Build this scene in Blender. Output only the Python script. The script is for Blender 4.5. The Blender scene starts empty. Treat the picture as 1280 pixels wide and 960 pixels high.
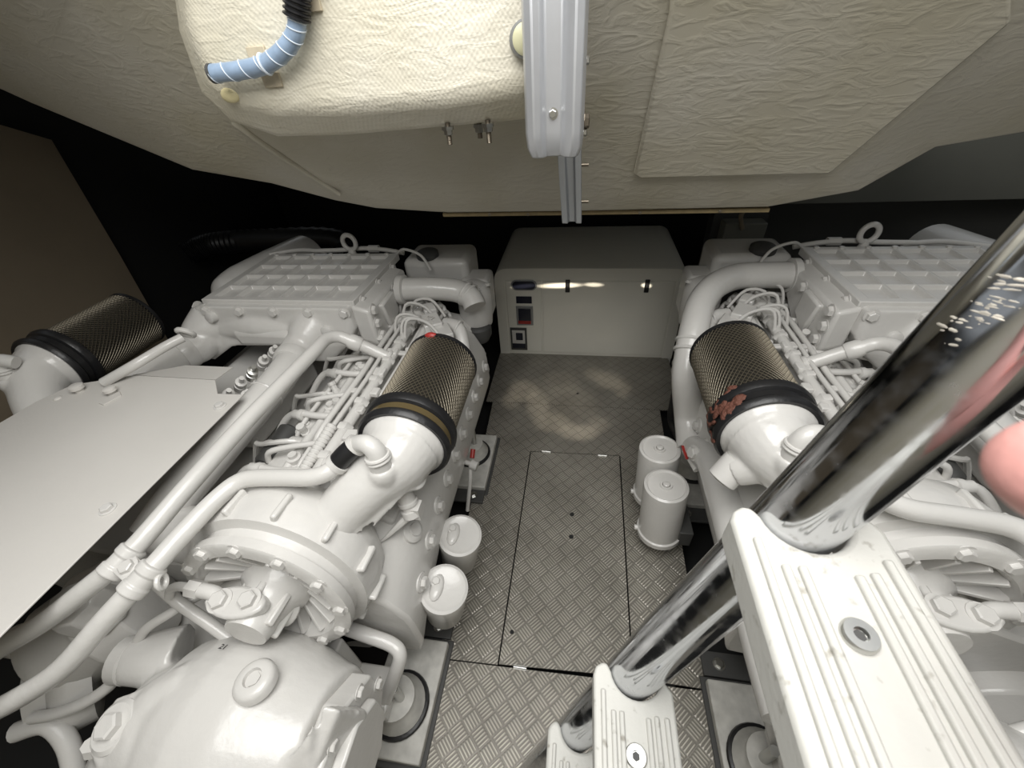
import bpy, bmesh, math, random
from mathutils import Vector, Matrix, Quaternion
random.seed(7)
V = Vector
PI = math.pi
scene = bpy.context.scene
COL = scene.collection

# ------------------------------------------------------------------ camera
FPX = 510.0
EYE = V((0.0, 0.0, 1.55))
_y = V((95, -415, FPX)).normalized()
_d = V((50, (FPX * FPX + 95 * 50) / 415.0, FPX)).normalized()
_x = _d.cross(_y)
RW = Matrix((_x, _y, -_d))            # camera (right, down, forward) -> world

def ray(u, v):
    return RW @ V((u - 640, v - 480, FPX))
def U(u, v, z):                        # sight line met with the height z
    r = ray(u, v); return EYE + r * ((z - EYE.z) / r.z)
def UY(u, v, y):
    r = ray(u, v); return EYE + r * (y / r.y)
def UX(u, v, x):
    r = ray(u, v); return EYE + r * (x / r.x)
def UD(u, v, d):
    return EYE + ray(u, v) * (d / FPX)

cam = bpy.data.cameras.new('camera')
cam.sensor_fit = 'HORIZONTAL'; cam.sensor_width = 36.0
cam.lens = FPX / 1280 * 36.0
cam.clip_start = 0.01
camo = bpy.data.objects.new('camera', cam); COL.objects.link(camo)
right, up, back = RW @ V((1, 0, 0)), RW @ V((0, -1, 0)), RW @ V((0, 0, -1))
m = Matrix((right, up, back)).transposed().to_4x4(); m.translation = EYE
camo.matrix_world = m
scene.camera = camo
cam.dof.use_dof = True; cam.dof.focus_distance = 1.3; cam.dof.aperture_fstop = 16

# ------------------------------------------------------------------ light
vs = scene.view_settings
vs.view_transform = 'Standard'; vs.look = 'None'; vs.exposure = 0.28; vs.gamma = 1.0
vs.use_curve_mapping = False
w = bpy.data.worlds.new('overcast'); scene.world = w; w.use_nodes = True
w.node_tree.nodes['Background'].inputs[0].default_value = (0.93, 0.97, 1.0, 1)
w.node_tree.nodes['Background'].inputs[1].default_value = 0.35

def area(name, loc, target, sx, sy, power, color=(1, 1, 1)):
    l = bpy.data.lights.new(name, 'AREA'); l.shape = 'RECTANGLE'; l.size = sx; l.size_y = sy
    l.energy = power; l.color = color
    o = bpy.data.objects.new(name, l); COL.objects.link(o); o.location = loc
    o.rotation_euler = (V(target) - V(loc)).to_track_quat('-Z', 'Y').to_euler()
    return o
area('hatch_daylight', (-0.05, 0.0, 2.45), (-0.05, 0.25, 0.4), 1.5, 1.4, 40, (1.0, 0.985, 0.955))

def spot(name, loc, target, power, deg, blend, color, r=0.02):
    l = bpy.data.lights.new(name, 'SPOT'); l.energy = power; l.spot_size = math.radians(deg)
    l.spot_blend = blend; l.color = color; l.shadow_soft_size = r
    o = bpy.data.objects.new(name, l); COL.objects.link(o); o.location = loc
    o.rotation_euler = (V(target) - V(loc)).to_track_quat('-Z', 'Y').to_euler()
    return o
def beam(target, wx, wy, power, color=(1, 0.90, 0.74), src=(0.02, 0.25, 1.62)):
    """sunbeam spot, in place of sun through the hatch gap: narrow oval cone"""
    d = (V(target) - V(src)).length; mx = max(wx, wy)
    o = spot('sun_stand_in', src, target, power, 2 * math.degrees(math.atan(mx / d)), 1.0, color, 0.004)  # spot lamp added to stand in for the sun
    o.scale = (wx / mx, wy / mx, 1); return o
beam(UY(700, 357, 2.235), .155, .018, 420); beam(UY(655, 358, 2.235), .09, .015, 260); beam(UY(742, 356, 2.235), .07, .014, 260)
beam(UY(808, 357, 2.235), .035, .016, 420)
for u_, v_, a_, b_, p_ in ((655, 488, .09, .07, 60), (672, 505, .07, .10, 60), (640, 500, .06, .06, 36), (690, 528, .10, .06, 60), (722, 540, .11, .05, 66), (748, 530, .06, .05, 36),
                           (760, 476, .08, .06, 60), (778, 486, .05, .06, 44), (742, 468, .06, .05, 40), (700, 478, .12, .08, 22), (712, 505, .16, .12, 26)):
    beam(U(u_, v_, 0), a_ * 1.25, b_ * 1.25, p_ * 1.5, src=(0.02 + random.uniform(-.05, .05), 0.25, 1.62))

# ------------------------------------------------------------------ materials
def mat(name, color, rough=0.5, metal=0.0, noise=0.0, nscale=30, bump=0.0, bscale=60, coat=0.0, dirt=None, dscale=9, damt=0.35):
    m = bpy.data.materials.new(name); m.use_nodes = True
    nt = m.node_tree; b = nt.nodes['Principled BSDF']
    b.inputs['Base Color'].default_value = (*color, 1)
    b.inputs['Roughness'].default_value = rough
    b.inputs['Metallic'].default_value = metal
    b.inputs['Coat Weight'].default_value = coat
    tc = nt.nodes.new('ShaderNodeNewGeometry')
    if noise or dirt:
        n = nt.nodes.new('ShaderNodeTexNoise'); n.inputs['Scale'].default_value = dscale if dirt else nscale
        n.inputs['Detail'].default_value = 6
        nt.links.new(tc.outputs['Position'], n.inputs['Vector'])
        r = nt.nodes.new('ShaderNodeValToRGB')
        if dirt:
            r.color_ramp.elements[0].position = damt; r.color_ramp.elements[0].color = (*dirt, 1)
            r.color_ramp.elements[1].position = min(damt + 0.13, 1); r.color_ramp.elements[1].color = (*color, 1)
        else:
            k = 1 - noise
            r.color_ramp.elements[0].position = 0.3; r.color_ramp.elements[0].color = (color[0] * k, color[1] * k, color[2] * k, 1)
            r.color_ramp.elements[1].position = 0.7; r.color_ramp.elements[1].color = (*color, 1)
        nt.links.new(n.outputs['Fac'], r.inputs['Fac'])
        nt.links.new(r.outputs['Color'], b.inputs['Base Color'])
    if bump:
        n2 = nt.nodes.new('ShaderNodeTexNoise'); n2.inputs['Scale'].default_value = bscale; n2.inputs['Detail'].default_value = 4
        nt.links.new(tc.outputs['Position'], n2.inputs['Vector'])
        bp = nt.nodes.new('ShaderNodeBump'); bp.inputs['Strength'].default_value = bump; bp.inputs['Distance'].default_value = 0.01
        nt.links.new(n2.outputs['Fac'], bp.inputs['Height'])
        nt.links.new(bp.outputs['Normal'], b.inputs['Normal'])
    return m

M = {}
M['white'] = mat('engine_paint', (0.64, 0.628, 0.602), 0.26, noise=0.06, nscale=7, bump=0.10, bscale=55, coat=0.2)
M['hose_white'] = mat('painted_hose', (0.63, 0.618, 0.592), 0.38, noise=0.06, nscale=12, bump=0.08, bscale=90)
M['plate'] = mat('cover_paint', (0.66, 0.64, 0.605), 0.42, noise=0.05, nscale=4, bump=0.05, bscale=90)
M['black'] = mat('black_rubber', (0.012, 0.012, 0.013), 0.38, bump=0.1, bscale=80)
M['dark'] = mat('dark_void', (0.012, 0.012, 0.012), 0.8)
M['darkgrey'] = mat('dark_grey_paint', (0.06, 0.06, 0.058), 0.6)
M['pleat'] = mat('filter_pleats', (0.03, 0.026, 0.018), 0.9, noise=0.4, nscale=60)
M['mesh'] = mat('filter_mesh_steel', (0.145, 0.127, 0.095), 0.42, 0.7)
M['tape'] = mat('amber_band', (0.10, 0.075, 0.035), 0.25)
M['rust'] = mat('peeling_red_sealant', (0.14, 0.052, 0.034), 0.7, bump=0.6, bscale=150)
M['red'] = mat('red_plastic', (0.35, 0.03, 0.025), 0.4)
M['steel'] = mat('stainless', (0.55, 0.55, 0.53), 0.28, 1.0)
M['bronze'] = mat('dull_bolt_steel', (0.22, 0.19, 0.15), 0.4, 0.9)
M['alu'] = mat('anodised_aluminium', (0.56, 0.57, 0.59), 0.38, 0.55, noise=0.1, nscale=14)
M['alu_dark'] = mat('grey_aluminium', (0.30, 0.31, 0.32), 0.42, 0.6)
M['gen'] = mat('generator_enamel', (0.80, 0.785, 0.71), 0.22, noise=0.03, nscale=6, coat=0.3)
M['gen_trim'] = mat('generator_frame_enamel', (0.76, 0.745, 0.68), 0.3)
M['screen'] = mat('display_dark', (0.015, 0.017, 0.03), 0.15)
M['wallbeige'] = mat('hull_side_beige', (0.27, 0.22, 0.155), 0.7, noise=0.15, nscale=3)
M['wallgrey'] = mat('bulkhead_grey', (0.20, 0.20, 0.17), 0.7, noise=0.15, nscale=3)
M['wood'] = mat('raw_batten', (0.26, 0.20, 0.10), 0.7, noise=0.3, nscale=40)
M['tread'] = mat('tread_plastic', (0.50, 0.495, 0.462), 0.48, dirt=(0.27, 0.255, 0.22), dscale=95, damt=0.25, bump=0.06, bscale=160)
M['skin'] = mat('skin', (0.72, 0.36, 0.325), 0.5, noise=0.12, nscale=60, bump=0.05, bscale=400)
M['nail'] = mat('nail', (0.80, 0.46, 0.42), 0.25)
M['glue'] = mat('yellowed_resin', (0.70, 0.62, 0.36), 0.4, noise=0.2, nscale=50)
M['tab'] = mat('resin_tab', (0.60, 0.52, 0.38), 0.5, noise=0.2, nscale=60)
M['blue'] = mat('pale_blue_hose', (0.30, 0.40, 0.54), 0.3, noise=0.25, nscale=40, coat=0.3)
M['wrap'] = mat('clear_spiral', (0.62, 0.68, 0.74), 0.25)
M['bed'] = mat('engine_bed_paint', (0.62, 0.61, 0.57), 0.5, noise=0.3, nscale=25)
M['capyel'] = mat('aged_plastic', (0.66, 0.64, 0.42), 0.35)

def node(nt, t, **kw):
    n = nt.nodes.new(t)
    for k, v in kw.items(): setattr(n, k, v)
    return n

def fibreglass(name, color, weave, wr):
    m = mat(name, color, 0.38)
    nt = m.node_tree; b = nt.nodes['Principled BSDF']
    g = node(nt, 'ShaderNodeNewGeometry')
    mp = node(nt, 'ShaderNodeMapping'); nt.links.new(g.outputs['Position'], mp.inputs['Vector'])
    mp.inputs['Scale'].default_value = (11, 30, 30)
    n1 = node(nt, 'ShaderNodeTexNoise'); n1.inputs['Scale'].default_value = 1.6; n1.inputs['Detail'].default_value = 5
    n1.inputs['Distortion'].default_value = 1.2
    nt.links.new(mp.outputs['Vector'], n1.inputs['Vector'])
    rp = node(nt, 'ShaderNodeValToRGB'); rp.color_ramp.elements[0].position = 0.42; rp.color_ramp.elements[1].position = 0.78
    nt.links.new(n1.outputs['Fac'], rp.inputs['Fac'])
    last = rp.outputs['Color']
    b1 = node(nt, 'ShaderNodeBump'); b1.inputs['Strength'].default_value = wr; b1.inputs['Distance'].default_value = 0.006
    nt.links.new(last, b1.inputs['Height'])
    nrm = b1.outputs['Normal']
    if weave:
        sx = node(nt, 'ShaderNodeSeparateXYZ'); nt.links.new(g.outputs['Position'], sx.inputs[0])
        nz = node(nt, 'ShaderNodeTexNoise'); nz.inputs['Scale'].default_value = 9; nt.links.new(g.outputs['Position'], nz.inputs['Vector'])
        def sine(out, f, k):
            a = node(nt, 'ShaderNodeMath', operation='MULTIPLY_ADD'); a.inputs[1].default_value = f
            nt.links.new(out, a.inputs[0])
            c = node(nt, 'ShaderNodeMath', operation='MULTIPLY'); c.inputs[1].default_value = k
            nt.links.new(nz.outputs['Fac'], c.inputs[0]); nt.links.new(c.outputs[0], a.inputs[2])
            s = node(nt, 'ShaderNodeMath', operation='SINE'); nt.links.new(a.outputs[0], s.inputs[0]); return s.outputs[0]
        s1 = sine(sx.outputs['X'], 700, 14); s2 = sine(sx.outputs['Z'], 560, 14)
        mu = node(nt, 'ShaderNodeMath', operation='MULTIPLY'); nt.links.new(s1, mu.inputs[0]); nt.links.new(s2, mu.inputs[1])
        b2 = node(nt, 'ShaderNodeBump'); b2.inputs['Strength'].default_value = weave; b2.inputs['Distance'].default_value = 0.0016
        nt.links.new(mu.outputs[0], b2.inputs['Height']); nt.links.new(nrm, b2.inputs['Normal']); nrm = b2.outputs['Normal']
    nt.links.new(nrm, b.inputs['Normal'])
    # slow yellowing of the resin
    n3 = node(nt, 'ShaderNodeTexNoise'); n3.inputs['Scale'].default_value = 3.5; n3.inputs['Detail'].default_value = 5
    nt.links.new(g.outputs['Position'], n3.inputs['Vector'])
    r3 = node(nt, 'ShaderNodeValToRGB')
    r3.color_ramp.elements[0].position = 0.35; r3.color_ramp.elements[0].color = (color[0] * .88, color[1] * .86, color[2] * .78, 1)
    r3.color_ramp.elements[1].position = 0.65; r3.color_ramp.elements[1].color = (*color, 1)
    nt.links.new(n3.outputs['Fac'], r3.inputs['Fac']); nt.links.new(r3.outputs['Color'], b.inputs['Base Color'])
    return m
M['frp'] = fibreglass('laminated_fibreglass', (0.46, 0.435, 0.37), 0.0, 0.22)
M['frp_box'] = fibreglass('woven_fibreglass', (0.70, 0.665, 0.565), 0.15, 0.24)

def diamond_plate():
    m = bpy.data.materials.new('checker_plate'); m.use_nodes = True
    nt = m.node_tree; b = nt.nodes['Principled BSDF']; L = nt.links.new
    g = node(nt, 'ShaderNodeNewGeometry')
    mp = node(nt, 'ShaderNodeMapping'); mp.inputs['Rotation'].default_value = (0, 0, math.radians(45))
    s = 1 / 0.046; mp.inputs['Scale'].default_value = (s, s, s)
    L(g.outputs['Position'], mp.inputs['Vector'])
    sp = node(nt, 'ShaderNodeSeparateXYZ'); L(mp.outputs['Vector'], sp.inputs[0])
    def mth(op, a, b_=None, c=None):
        n = node(nt, 'ShaderNodeMath', operation=op)
        for i, x in enumerate((a, b_, c)):
            if x is None: continue
            if isinstance(x, (int, float)): n.inputs[i].default_value = x
            else: L(x, n.inputs[i])
        return n.outputs[0]
    px, py = sp.outputs['X'], sp.outputs['Y']
    fx, fy = mth('FLOOR', px), mth('FLOOR', py)
    par = mth('FLOORED_MODULO', mth('ADD', fx, fy), 2.0)
    qx, qy = mth('SUBTRACT', mth('SUBTRACT', px, fx), 0.5), mth('SUBTRACT', mth('SUBTRACT', py, fy), 0.5)
    ipar = mth('SUBTRACT', 1.0, par)
    along = mth('ADD', mth('MULTIPLY', qx, par), mth('MULTIPLY', qy, ipar))
    across = mth('ADD', mth('MULTIPLY', qy, par), mth('MULTIPLY', qx, ipar))
    st = mth('ABSOLUTE', mth('SUBTRACT', mth('FRACT', mth('MULTIPLY', mth('ADD', across, 0.5), 5.0)), 0.5))
    bar = mth('SMOOTH_MIN', mth('MULTIPLY', mth('SUBTRACT', 0.36, st), 6.0), 1.0, 0.2)
    end = mth('MULTIPLY', mth('SUBTRACT', 0.46, mth('ABSOLUTE', along)), 9.0)
    h = mth('MAXIMUM', mth('MINIMUM', mth('MINIMUM', bar, end), 1.0), 0.0)
    bp = node(nt, 'ShaderNodeBump'); bp.inputs['Strength'].default_value = 0.9; bp.inputs['Distance'].default_value = 0.0022
    L(h, bp.inputs['Height']); L(bp.outputs['Normal'], b.inputs['Normal'])
    n = node(nt, 'ShaderNodeTexNoise'); n.inputs['Scale'].default_value = 5; n.inputs['Detail'].default_value = 8
    L(g.outputs['Position'], n.inputs['Vector'])
    r = node(nt, 'ShaderNodeValToRGB')
    r.color_ramp.elements[0].position = 0.3; r.color_ramp.elements[0].color = (0.29, 0.272, 0.235, 1)
    r.color_ramp.elements[1].position = 0.7; r.color_ramp.elements[1].color = (0.42, 0.395, 0.345, 1)
    L(n.outputs['Fac'], r.inputs['Fac'])
    mx = node(nt, 'ShaderNodeMix', data_type='RGBA', blend_type='MULTIPLY')
    mx.inputs[0].default_value = 1.0
    L(r.outputs['Color'], mx.inputs[6])
    r2 = node(nt, 'ShaderNodeValToRGB')
    r2.color_ramp.elements[0].color = (0.62, 0.62, 0.62, 1); r2.color_ramp.elements[1].color = (1.2, 1.2, 1.2, 1)
    L(h, r2.inputs['Fac']); L(r2.outputs['Color'], mx.inputs[7])
    L(mx.outputs[2], b.inputs['Base Color'])
    b.inputs['Metallic'].default_value = 0.35; b.inputs['Roughness'].default_value = 0.40
    return m
M['deck'] = diamond_plate()

def chrome():
    m = bpy.data.materials.new('polished_stainless'); m.use_nodes = True
    nt = m.node_tree; b = nt.nodes['Principled BSDF']; L = nt.links.new
    b.inputs['Metallic'].default_value = 1; b.inputs['Base Color'].default_value = (0.58, 0.59, 0.61, 1)
    g = node(nt, 'ShaderNodeNewGeometry')
    n = node(nt, 'ShaderNodeTexNoise'); n.inputs['Scale'].default_value = 70; n.inputs['Detail'].default_value = 6
    L(g.outputs['Position'], n.inputs['Vector'])
    r = node(nt, 'ShaderNodeMapRange'); r.inputs[1].default_value = .45; r.inputs[2].default_value = .8; r.inputs[3].default_value = 0.10; r.inputs[4].default_value = 0.34
    L(n.outputs['Fac'], r.inputs[0]); L(r.outputs[0], b.inputs['Roughness'])
    return m
M['chrome'] = chrome()
M['scuff'] = mat('scuffed_metal', (0.62, 0.58, 0.50), 0.6, 0.3, noise=0.5, nscale=120)

# ------------------------------------------------------------------ builders
WPOS = {}
def ident(p): return p

def basis(d):
    d = V(d).normalized()
    a = V((0, 0, 1)) if abs(d.z) < 0.9 else V((1, 0, 0))
    x = d.cross(a).normalized(); y = d.cross(x).normalized()
    return x, y, d

class MB:
    def __init__(s, xf=ident):
        s.bm = bmesh.new(); s.xf = xf
    def v(s, p): return s.bm.verts.new(s.xf(V(p)))
    def rings(s, rings, caps=True, closed=False):
        rv = [[s.v(p) for p in r] for r in rings]
        n = len(rv[0]); m = len(rv)
        for i in range(m if closed else m - 1):
            a, b = rv[i], rv[(i + 1) % m]
            for j in range(n):
                s.bm.faces.new((a[j], a[(j + 1) % n], b[(j + 1) % n], b[j]))
        if caps and not closed:
            s.bm.faces.new(rv[0][::-1]); s.bm.faces.new(rv[-1])
        return s
    def cyl(s, p0, p1, r0, r1=None, n=20):
        return s.lathe(p0, V(p1) - V(p0), [(0, r0), ((V(p1) - V(p0)).length, r0 if r1 is None else r1)], n)
    def lathe(s, o, axis, prof, n=28, sq=1.0):
        x, y, d = basis(axis); o = V(o)
        rs = []
        for t, r in prof:
            r = max(r, 1e-4)
            rs.append([o + d * t + x * (r * math.cos(2 * PI * k / n)) + y * (r * sq * math.sin(2 * PI * k / n)) for k in range(n)])
        return s.rings(rs)
    def tube(s, pts, r, n=12, sub=6, smooth=True, caps=True):
        pts = [V(p) for p in pts]
        rr = r if isinstance(r, (list, tuple)) else [r] * len(pts)
        P, R = [], []
        if smooth and len(pts) > 2:
            for i in range(len(pts) - 1):
                p0 = pts[max(i - 1, 0)]; p1 = pts[i]; p2 = pts[i + 1]; p3 = pts[min(i + 2, len(pts) - 1)]
                for k in range(sub):
                    t = k / sub
                    P.append(0.5 * (2 * p1 + (p2 - p0) * t + (2 * p0 - 5 * p1 + 4 * p2 - p3) * t * t + (3 * p1 - p0 - 3 * p2 + p3) * t ** 3))
                    R.append(rr[i] * (1 - t) + rr[i + 1] * t)
            P.append(pts[-1]); R.append(rr[-1])
        else: P, R = pts, list(rr)
        T = [(P[min(i + 1, len(P) - 1)] - P[max(i - 1, 0)]).normalized() for i in range(len(P))]
        x, y, _ = basis(T[0]); rs = []
        for i, p in enumerate(P):
            if i:
                q = T[i - 1].rotation_difference(T[i]); x = q @ x
            x = (x - T[i] * x.dot(T[i])).normalized(); y = T[i].cross(x)
            rs.append([p + (x * math.cos(2 * PI * k / n) + y * math.sin(2 * PI * k / n)) * R[i] for k in range(n)])
        return s.rings(rs, caps)
    def torus(s, c, axis, R, r, n=32, k=10, a0=0, a1=2 * PI):
        x, y, d = basis(axis); c = V(c); full = abs(a1 - a0) > 2 * PI - 1e-3; rs = []
        for i in range(n if full else n + 1):
            a = a0 + (a1 - a0) * i / n
            e = x * math.cos(a) + y * math.sin(a)
            rs.append([c + e * (R + r * math.cos(2 * PI * j / k)) + d * (r * math.sin(2 * PI * j / k)) for j in range(k)])
        return s.rings(rs, not full, full)
    def hexa(s, q):                       # eight corners: bottom loop then top loop
        return s.rings([q[:4], q[4:]])
    def box(s, c, size, ax=None):
        c = V(c); hx, hy, hz = [k / 2 for k in size]
        X, Y, Z = ax if ax else (V((1, 0, 0)), V((0, 1, 0)), V((0, 0, 1)))
        f = lambda a, b, e: c + X * (a * hx) + Y * (b * hy) + Z * (e * hz)
        return s.rings([[f(-1, -1, -1), f(1, -1, -1), f(1, 1, -1), f(-1, 1, -1)], [f(-1, -1, 1), f(1, -1, 1), f(1, 1, 1), f(-1, 1, 1)]])
    def prism(s, poly, off):
        off = V(off); return s.rings([[V(p) for p in poly], [V(p) + off for p in poly]])
    def bar(s, p0, p1, w, h, upv=(0, 0, 1)):
        p0, p1 = V(p0), V(p1); d = (p1 - p0).normalized(); x = d.cross(V(upv)).normalized(); y = x.cross(d)
        r = lambda p: [p - x * w / 2 - y * h / 2, p + x * w / 2 - y * h / 2, p + x * w / 2 + y * h / 2, p - x * w / 2 + y * h / 2]
        return s.rings([r(p0), r(p1)])
    def blob(s, c, rad, n=16, k=10, ax=None):
        c = V(c); X, Y, Z = ax if ax else (V((1, 0, 0)), V((0, 1, 0)), V((0, 0, 1))); rs = []
        for i in range(k + 1):
            a = -PI / 2 + PI * i / k; cr = max(math.cos(a), 0.02)
            rs.append([c + X * (rad[0] * cr * math.cos(2 * PI * j / n)) + Y * (rad[1] * cr * math.sin(2 * PI * j / n)) + Z * (rad[2] * math.sin(a)) for j in range(n)])
        return s.rings(rs)
    def build(s, name, material, parent=None, bevel=0.0, seg=2, subd=0, smooth=True, solid=0.0, angle=40, remesh=0.0):
        bm = s.bm
        bmesh.ops.recalc_face_normals(bm, faces=bm.faces)
        me = bpy.data.meshes.new(name)
        co = [v.co for v in bm.verts]
        lo = V((min(c.x for c in co), min(c.y for c in co), min(c.z for c in co)))
        hi = V((max(c.x for c in co), max(c.y for c in co), max(c.z for c in co)))
        ctr = V(((lo.x + hi.x) / 2, (lo.y + hi.y) / 2, lo.z))
        for v in bm.verts: v.co = v.co - ctr
        for f in bm.faces: f.smooth = smooth
        bm.to_mesh(me); bm.free()
        if smooth: me.set_sharp_from_angle(angle=math.radians(angle))
        me.materials.append(material)
        o = bpy.data.objects.new(name, me); COL.objects.link(o)
        place(o, ctr, parent)
        if remesh:
            k = o.modifiers.new('remesh', 'REMESH'); k.mode = 'VOXEL'; k.voxel_size = remesh; k.use_smooth_shade = True
            k = o.modifiers.new('smooth', 'SMOOTH'); k.factor = 0.5; k.iterations = 6
        if solid:
            k = o.modifiers.new('solid', 'SOLIDIFY'); k.thickness = solid; k.offset = -1
        if bevel:
            k = o.modifiers.new('bevel', 'BEVEL'); k.width = bevel; k.segments = seg; k.limit_method = 'ANGLE'; k.angle_limit = math.radians(35)
            k.harden_normals = False
        if subd:
            k = o.modifiers.new('subd', 'SUBSURF'); k.levels = subd; k.render_levels = subd
        return o

def place(o, p, parent):
    WPOS[o.name] = V(p)
    if parent is not None:
        o.parent = parent; o.location = V(p) - WPOS[parent.name]
    else: o.location = p

def thing(name, label, cat, loc, group=None):
    o = bpy.data.objects.new(name, None); COL.objects.link(o); o.empty_display_size = 0.1
    place(o, loc, None); return tag(o, label, cat, group)
def tag(o, label, cat, group=None):
    o['label'] = label; o['category'] = cat
    if group: o['group'] = group
    return o
def structure(o): o['kind'] = 'structure'; return o

# hex bolt with a washer, unit head radius, standing on +Z; shared by every bolt
def bolt_mesh(name, material):
    b = MB(); b.lathe((0, 0, 0), (0, 0, 1), [(0, 1.35), (0.18, 1.35), (0.2, 1.0)], 18)
    b.lathe((0, 0, 0.15), (0, 0, 1), [(0, 0.98), (0.62, 0.98), (0.75, 0.8)], 6)
    bm = b.bm; bmesh.ops.recalc_face_normals(bm, faces=bm.faces)
    me = bpy.data.meshes.new(name); bm.to_mesh(me); bm.free(); me.materials.append(material); return me
BOLT = {k: bolt_mesh('bolt_' + k, M[k]) for k in ('white', 'steel', 'bronze')}
def bolt(p, d, size, parent, kind='white', xf=ident, name='bolt'):
    a = xf(V(p)); b = xf(V(p) + V(d).normalized()); dd = (b - a).normalized()
    o = bpy.data.objects.new(name, BOLT[kind]); COL.objects.link(o)
    o.rotation_euler = dd.to_track_quat('Z', 'Y').to_euler(); o.scale = (size, size, size)
    place(o, a, parent); return o

# ================================================================== THE ROOM
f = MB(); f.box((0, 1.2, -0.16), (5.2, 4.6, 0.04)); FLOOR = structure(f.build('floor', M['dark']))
def plate(poly, z=0.0, t=0.006, parent=FLOOR, name='floor_plate'):
    b = MB(); b.prism([(x, y, z - t) for x, y in poly], (0, 0, t)); return b.build(name, M['deck'], parent)
plate([(-0.50, 1.742), (0.59, 1.742), (0.585, 2.25), (-0.5, 2.25)])
plate([(-0.41, 0.441), (-0.209, 0.446), (-0.203, 1.382), (0.24, 1.392), (0.226, 0.464), (0.44, 0.462), (0.47, 1.736), (-0.46, 1.736)])
plate([(-0.41, 0.437), (0.44, 0.457), (0.44, -0.7), (-0.41, -0.7)])
# bearers under the plates, dark bilge beside them
b = MB()
for x in (-0.30, 0.32): b.box((x, 0.8, -0.09), (0.08, 3.0, 0.10))
b.build('floor_bearer', M['darkgrey'], FLOOR)
# screws and finger holes in the plates
for (u, v) in ((722, 492), (640, 790), (690, 910)):
    p = U(u, v, 0.0); k = MB(); k.cyl(p, p + V((0, 0, 0.0015)), 0.007, n=14); k.build('screw_hole', M['dark'], FLOOR)

hatch = thing('floor_hatch', 'long checker-plate hatch panel with two finger holes in the aisle floor', 'floor hatch', (0.01, 0.92, 0))
hp = MB(); hp.prism([(-0.204, 0.448, -0.006), (0.221, 0.467, -0.006), (0.234, 1.386, -0.006), (-0.198, 1.376, -0.006)], (0, 0, 0.006))
hp = hp.build('panel', M['deck'], hatch)
for (u, v) in ((715, 643), (714, 671)):
    p = U(u, v, 0.0); k = MB(); k.cyl(p, p + V((0, 0, 0.0012)), 0.0095, n=18); k.build('finger_hole', M['dark'], hp)
for (u, v) in ((683, 565), (753, 570), (650, 835)):
    p = U(u, v, 0.0); k = MB(); k.box(p + V((0, 0, 0.002)), (0.042, 0.012, 0.004)); k.cyl(p + V((-0.021, 0, 0.004)), p + V((0.021, 0, 0.004)), 0.004, n=10)
    k.build('hinge', M['steel'], hatch)

def slab(name, c, s, material, parent=None, bevel=0):
    b = MB(); b.box(c, s); o = b.build(name, material, parent, bevel)
    if parent is None: structure(o)
    return o
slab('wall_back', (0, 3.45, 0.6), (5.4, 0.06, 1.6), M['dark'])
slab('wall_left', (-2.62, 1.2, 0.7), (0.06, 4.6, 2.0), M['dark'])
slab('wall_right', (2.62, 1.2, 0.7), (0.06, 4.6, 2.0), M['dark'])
slab('wall_aft', (0, -1.05, 0.7), (5.4, 0.06, 2.0), M['frp'])
# lighter lining on the port hull side
b = MB(); b.prism([(-2.5, -0.6, 0.2), (-2.5, 1.80, 0.2), (-2.5, 1.86, 0.83), (-2.5, 1.90, 1.38), (-2.5, 1.70, 1.48), (-2.5, -0.6, 1.55)], (-0.03, 0, 0))
b.build('lining_panel', M['wallbeige'], bpy.data.objects['wall_left'])
# deep stringer along the after bulkhead, starboard
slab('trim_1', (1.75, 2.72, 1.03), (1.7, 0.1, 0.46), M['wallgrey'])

for nm, c_, s_ in (('trim_2', (-1.80, -.05, 1.98), (1.70, 1.96, .04)), ('trim_3', (1.80, -.05, 1.98), (1.70, 1.96, .04))):
    slab(nm, c_, s_, M['frp'])
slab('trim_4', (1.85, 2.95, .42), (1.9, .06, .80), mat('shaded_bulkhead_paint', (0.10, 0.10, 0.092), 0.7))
# --- moulded ceiling: sloping laminate whose lower lip sits in front of the engines
PN = V((0, -0.46, -0.30)).normalized(); PC = V((0.02, 1.25, 1.19))
def UP(u, v, off=0.0):
    r = ray(u, v); return EYE + r * ((PC + PN * off - EYE).dot(PN) / r.dot(PN))
LY = 1.27
lip = [(-330, 20), (-120, 62), (0, 113), (40, 131), (240, 214), (340, 231), (420, 252), (470, 262), (560, 268), (735, 266), (960, 261), (1075, 240), (1170, 186), (1280, 168), (1500, 150)]
lipP = [UY(u, v, LY) for u, v in lip]
b = MB()
mid = [UY(-330, -60, 0.95), UY(-120, -20, 1.0), UY(0, 30, 1.05), UY(60, 70, 1.07), UP(262, 130), UP(330, 176, .018), UP(400, 222, .022), UP(470, 240, .006), UP(560, 246), UP(735, 244), UP(960, 240), UP(1045, 217), UP(1150, 130), UP(1268, 34), UP(1420, -60)]
top = [UY(-330, -420, 0.7), UY(-100, -300, 0.75), UY(60, -240, 0.8), UY(150, -220, 0.85), UP(210, -190), UP(300, -190), UP(400, -190), UP(470, -190), UP(560, -190), UP(735, -190), UP(960, -190), UP(1080, -190), UP(1200, -190), UP(1350, -190), UP(1550, -190)]
back_ = [p + V((0, 0.05, 0.03)) for p in lipP]
roof = [V((p.x * 1.15, 3.42, p.z + 0.02)) for p in lipP]
rows = [top, mid, lipP, back_, roof]
gv = [[b.v(p) for p in r] for r in rows]
for i in range(len(rows) - 1):
    for j in range(len(lip) - 1):
        b.bm.faces.new((gv[i][j], gv[i][j + 1], gv[i + 1][j + 1], gv[i + 1][j]))
CEIL = structure(b.build('ceiling', M['frp'], None, bevel=0.016, seg=4, angle=14))
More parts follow.
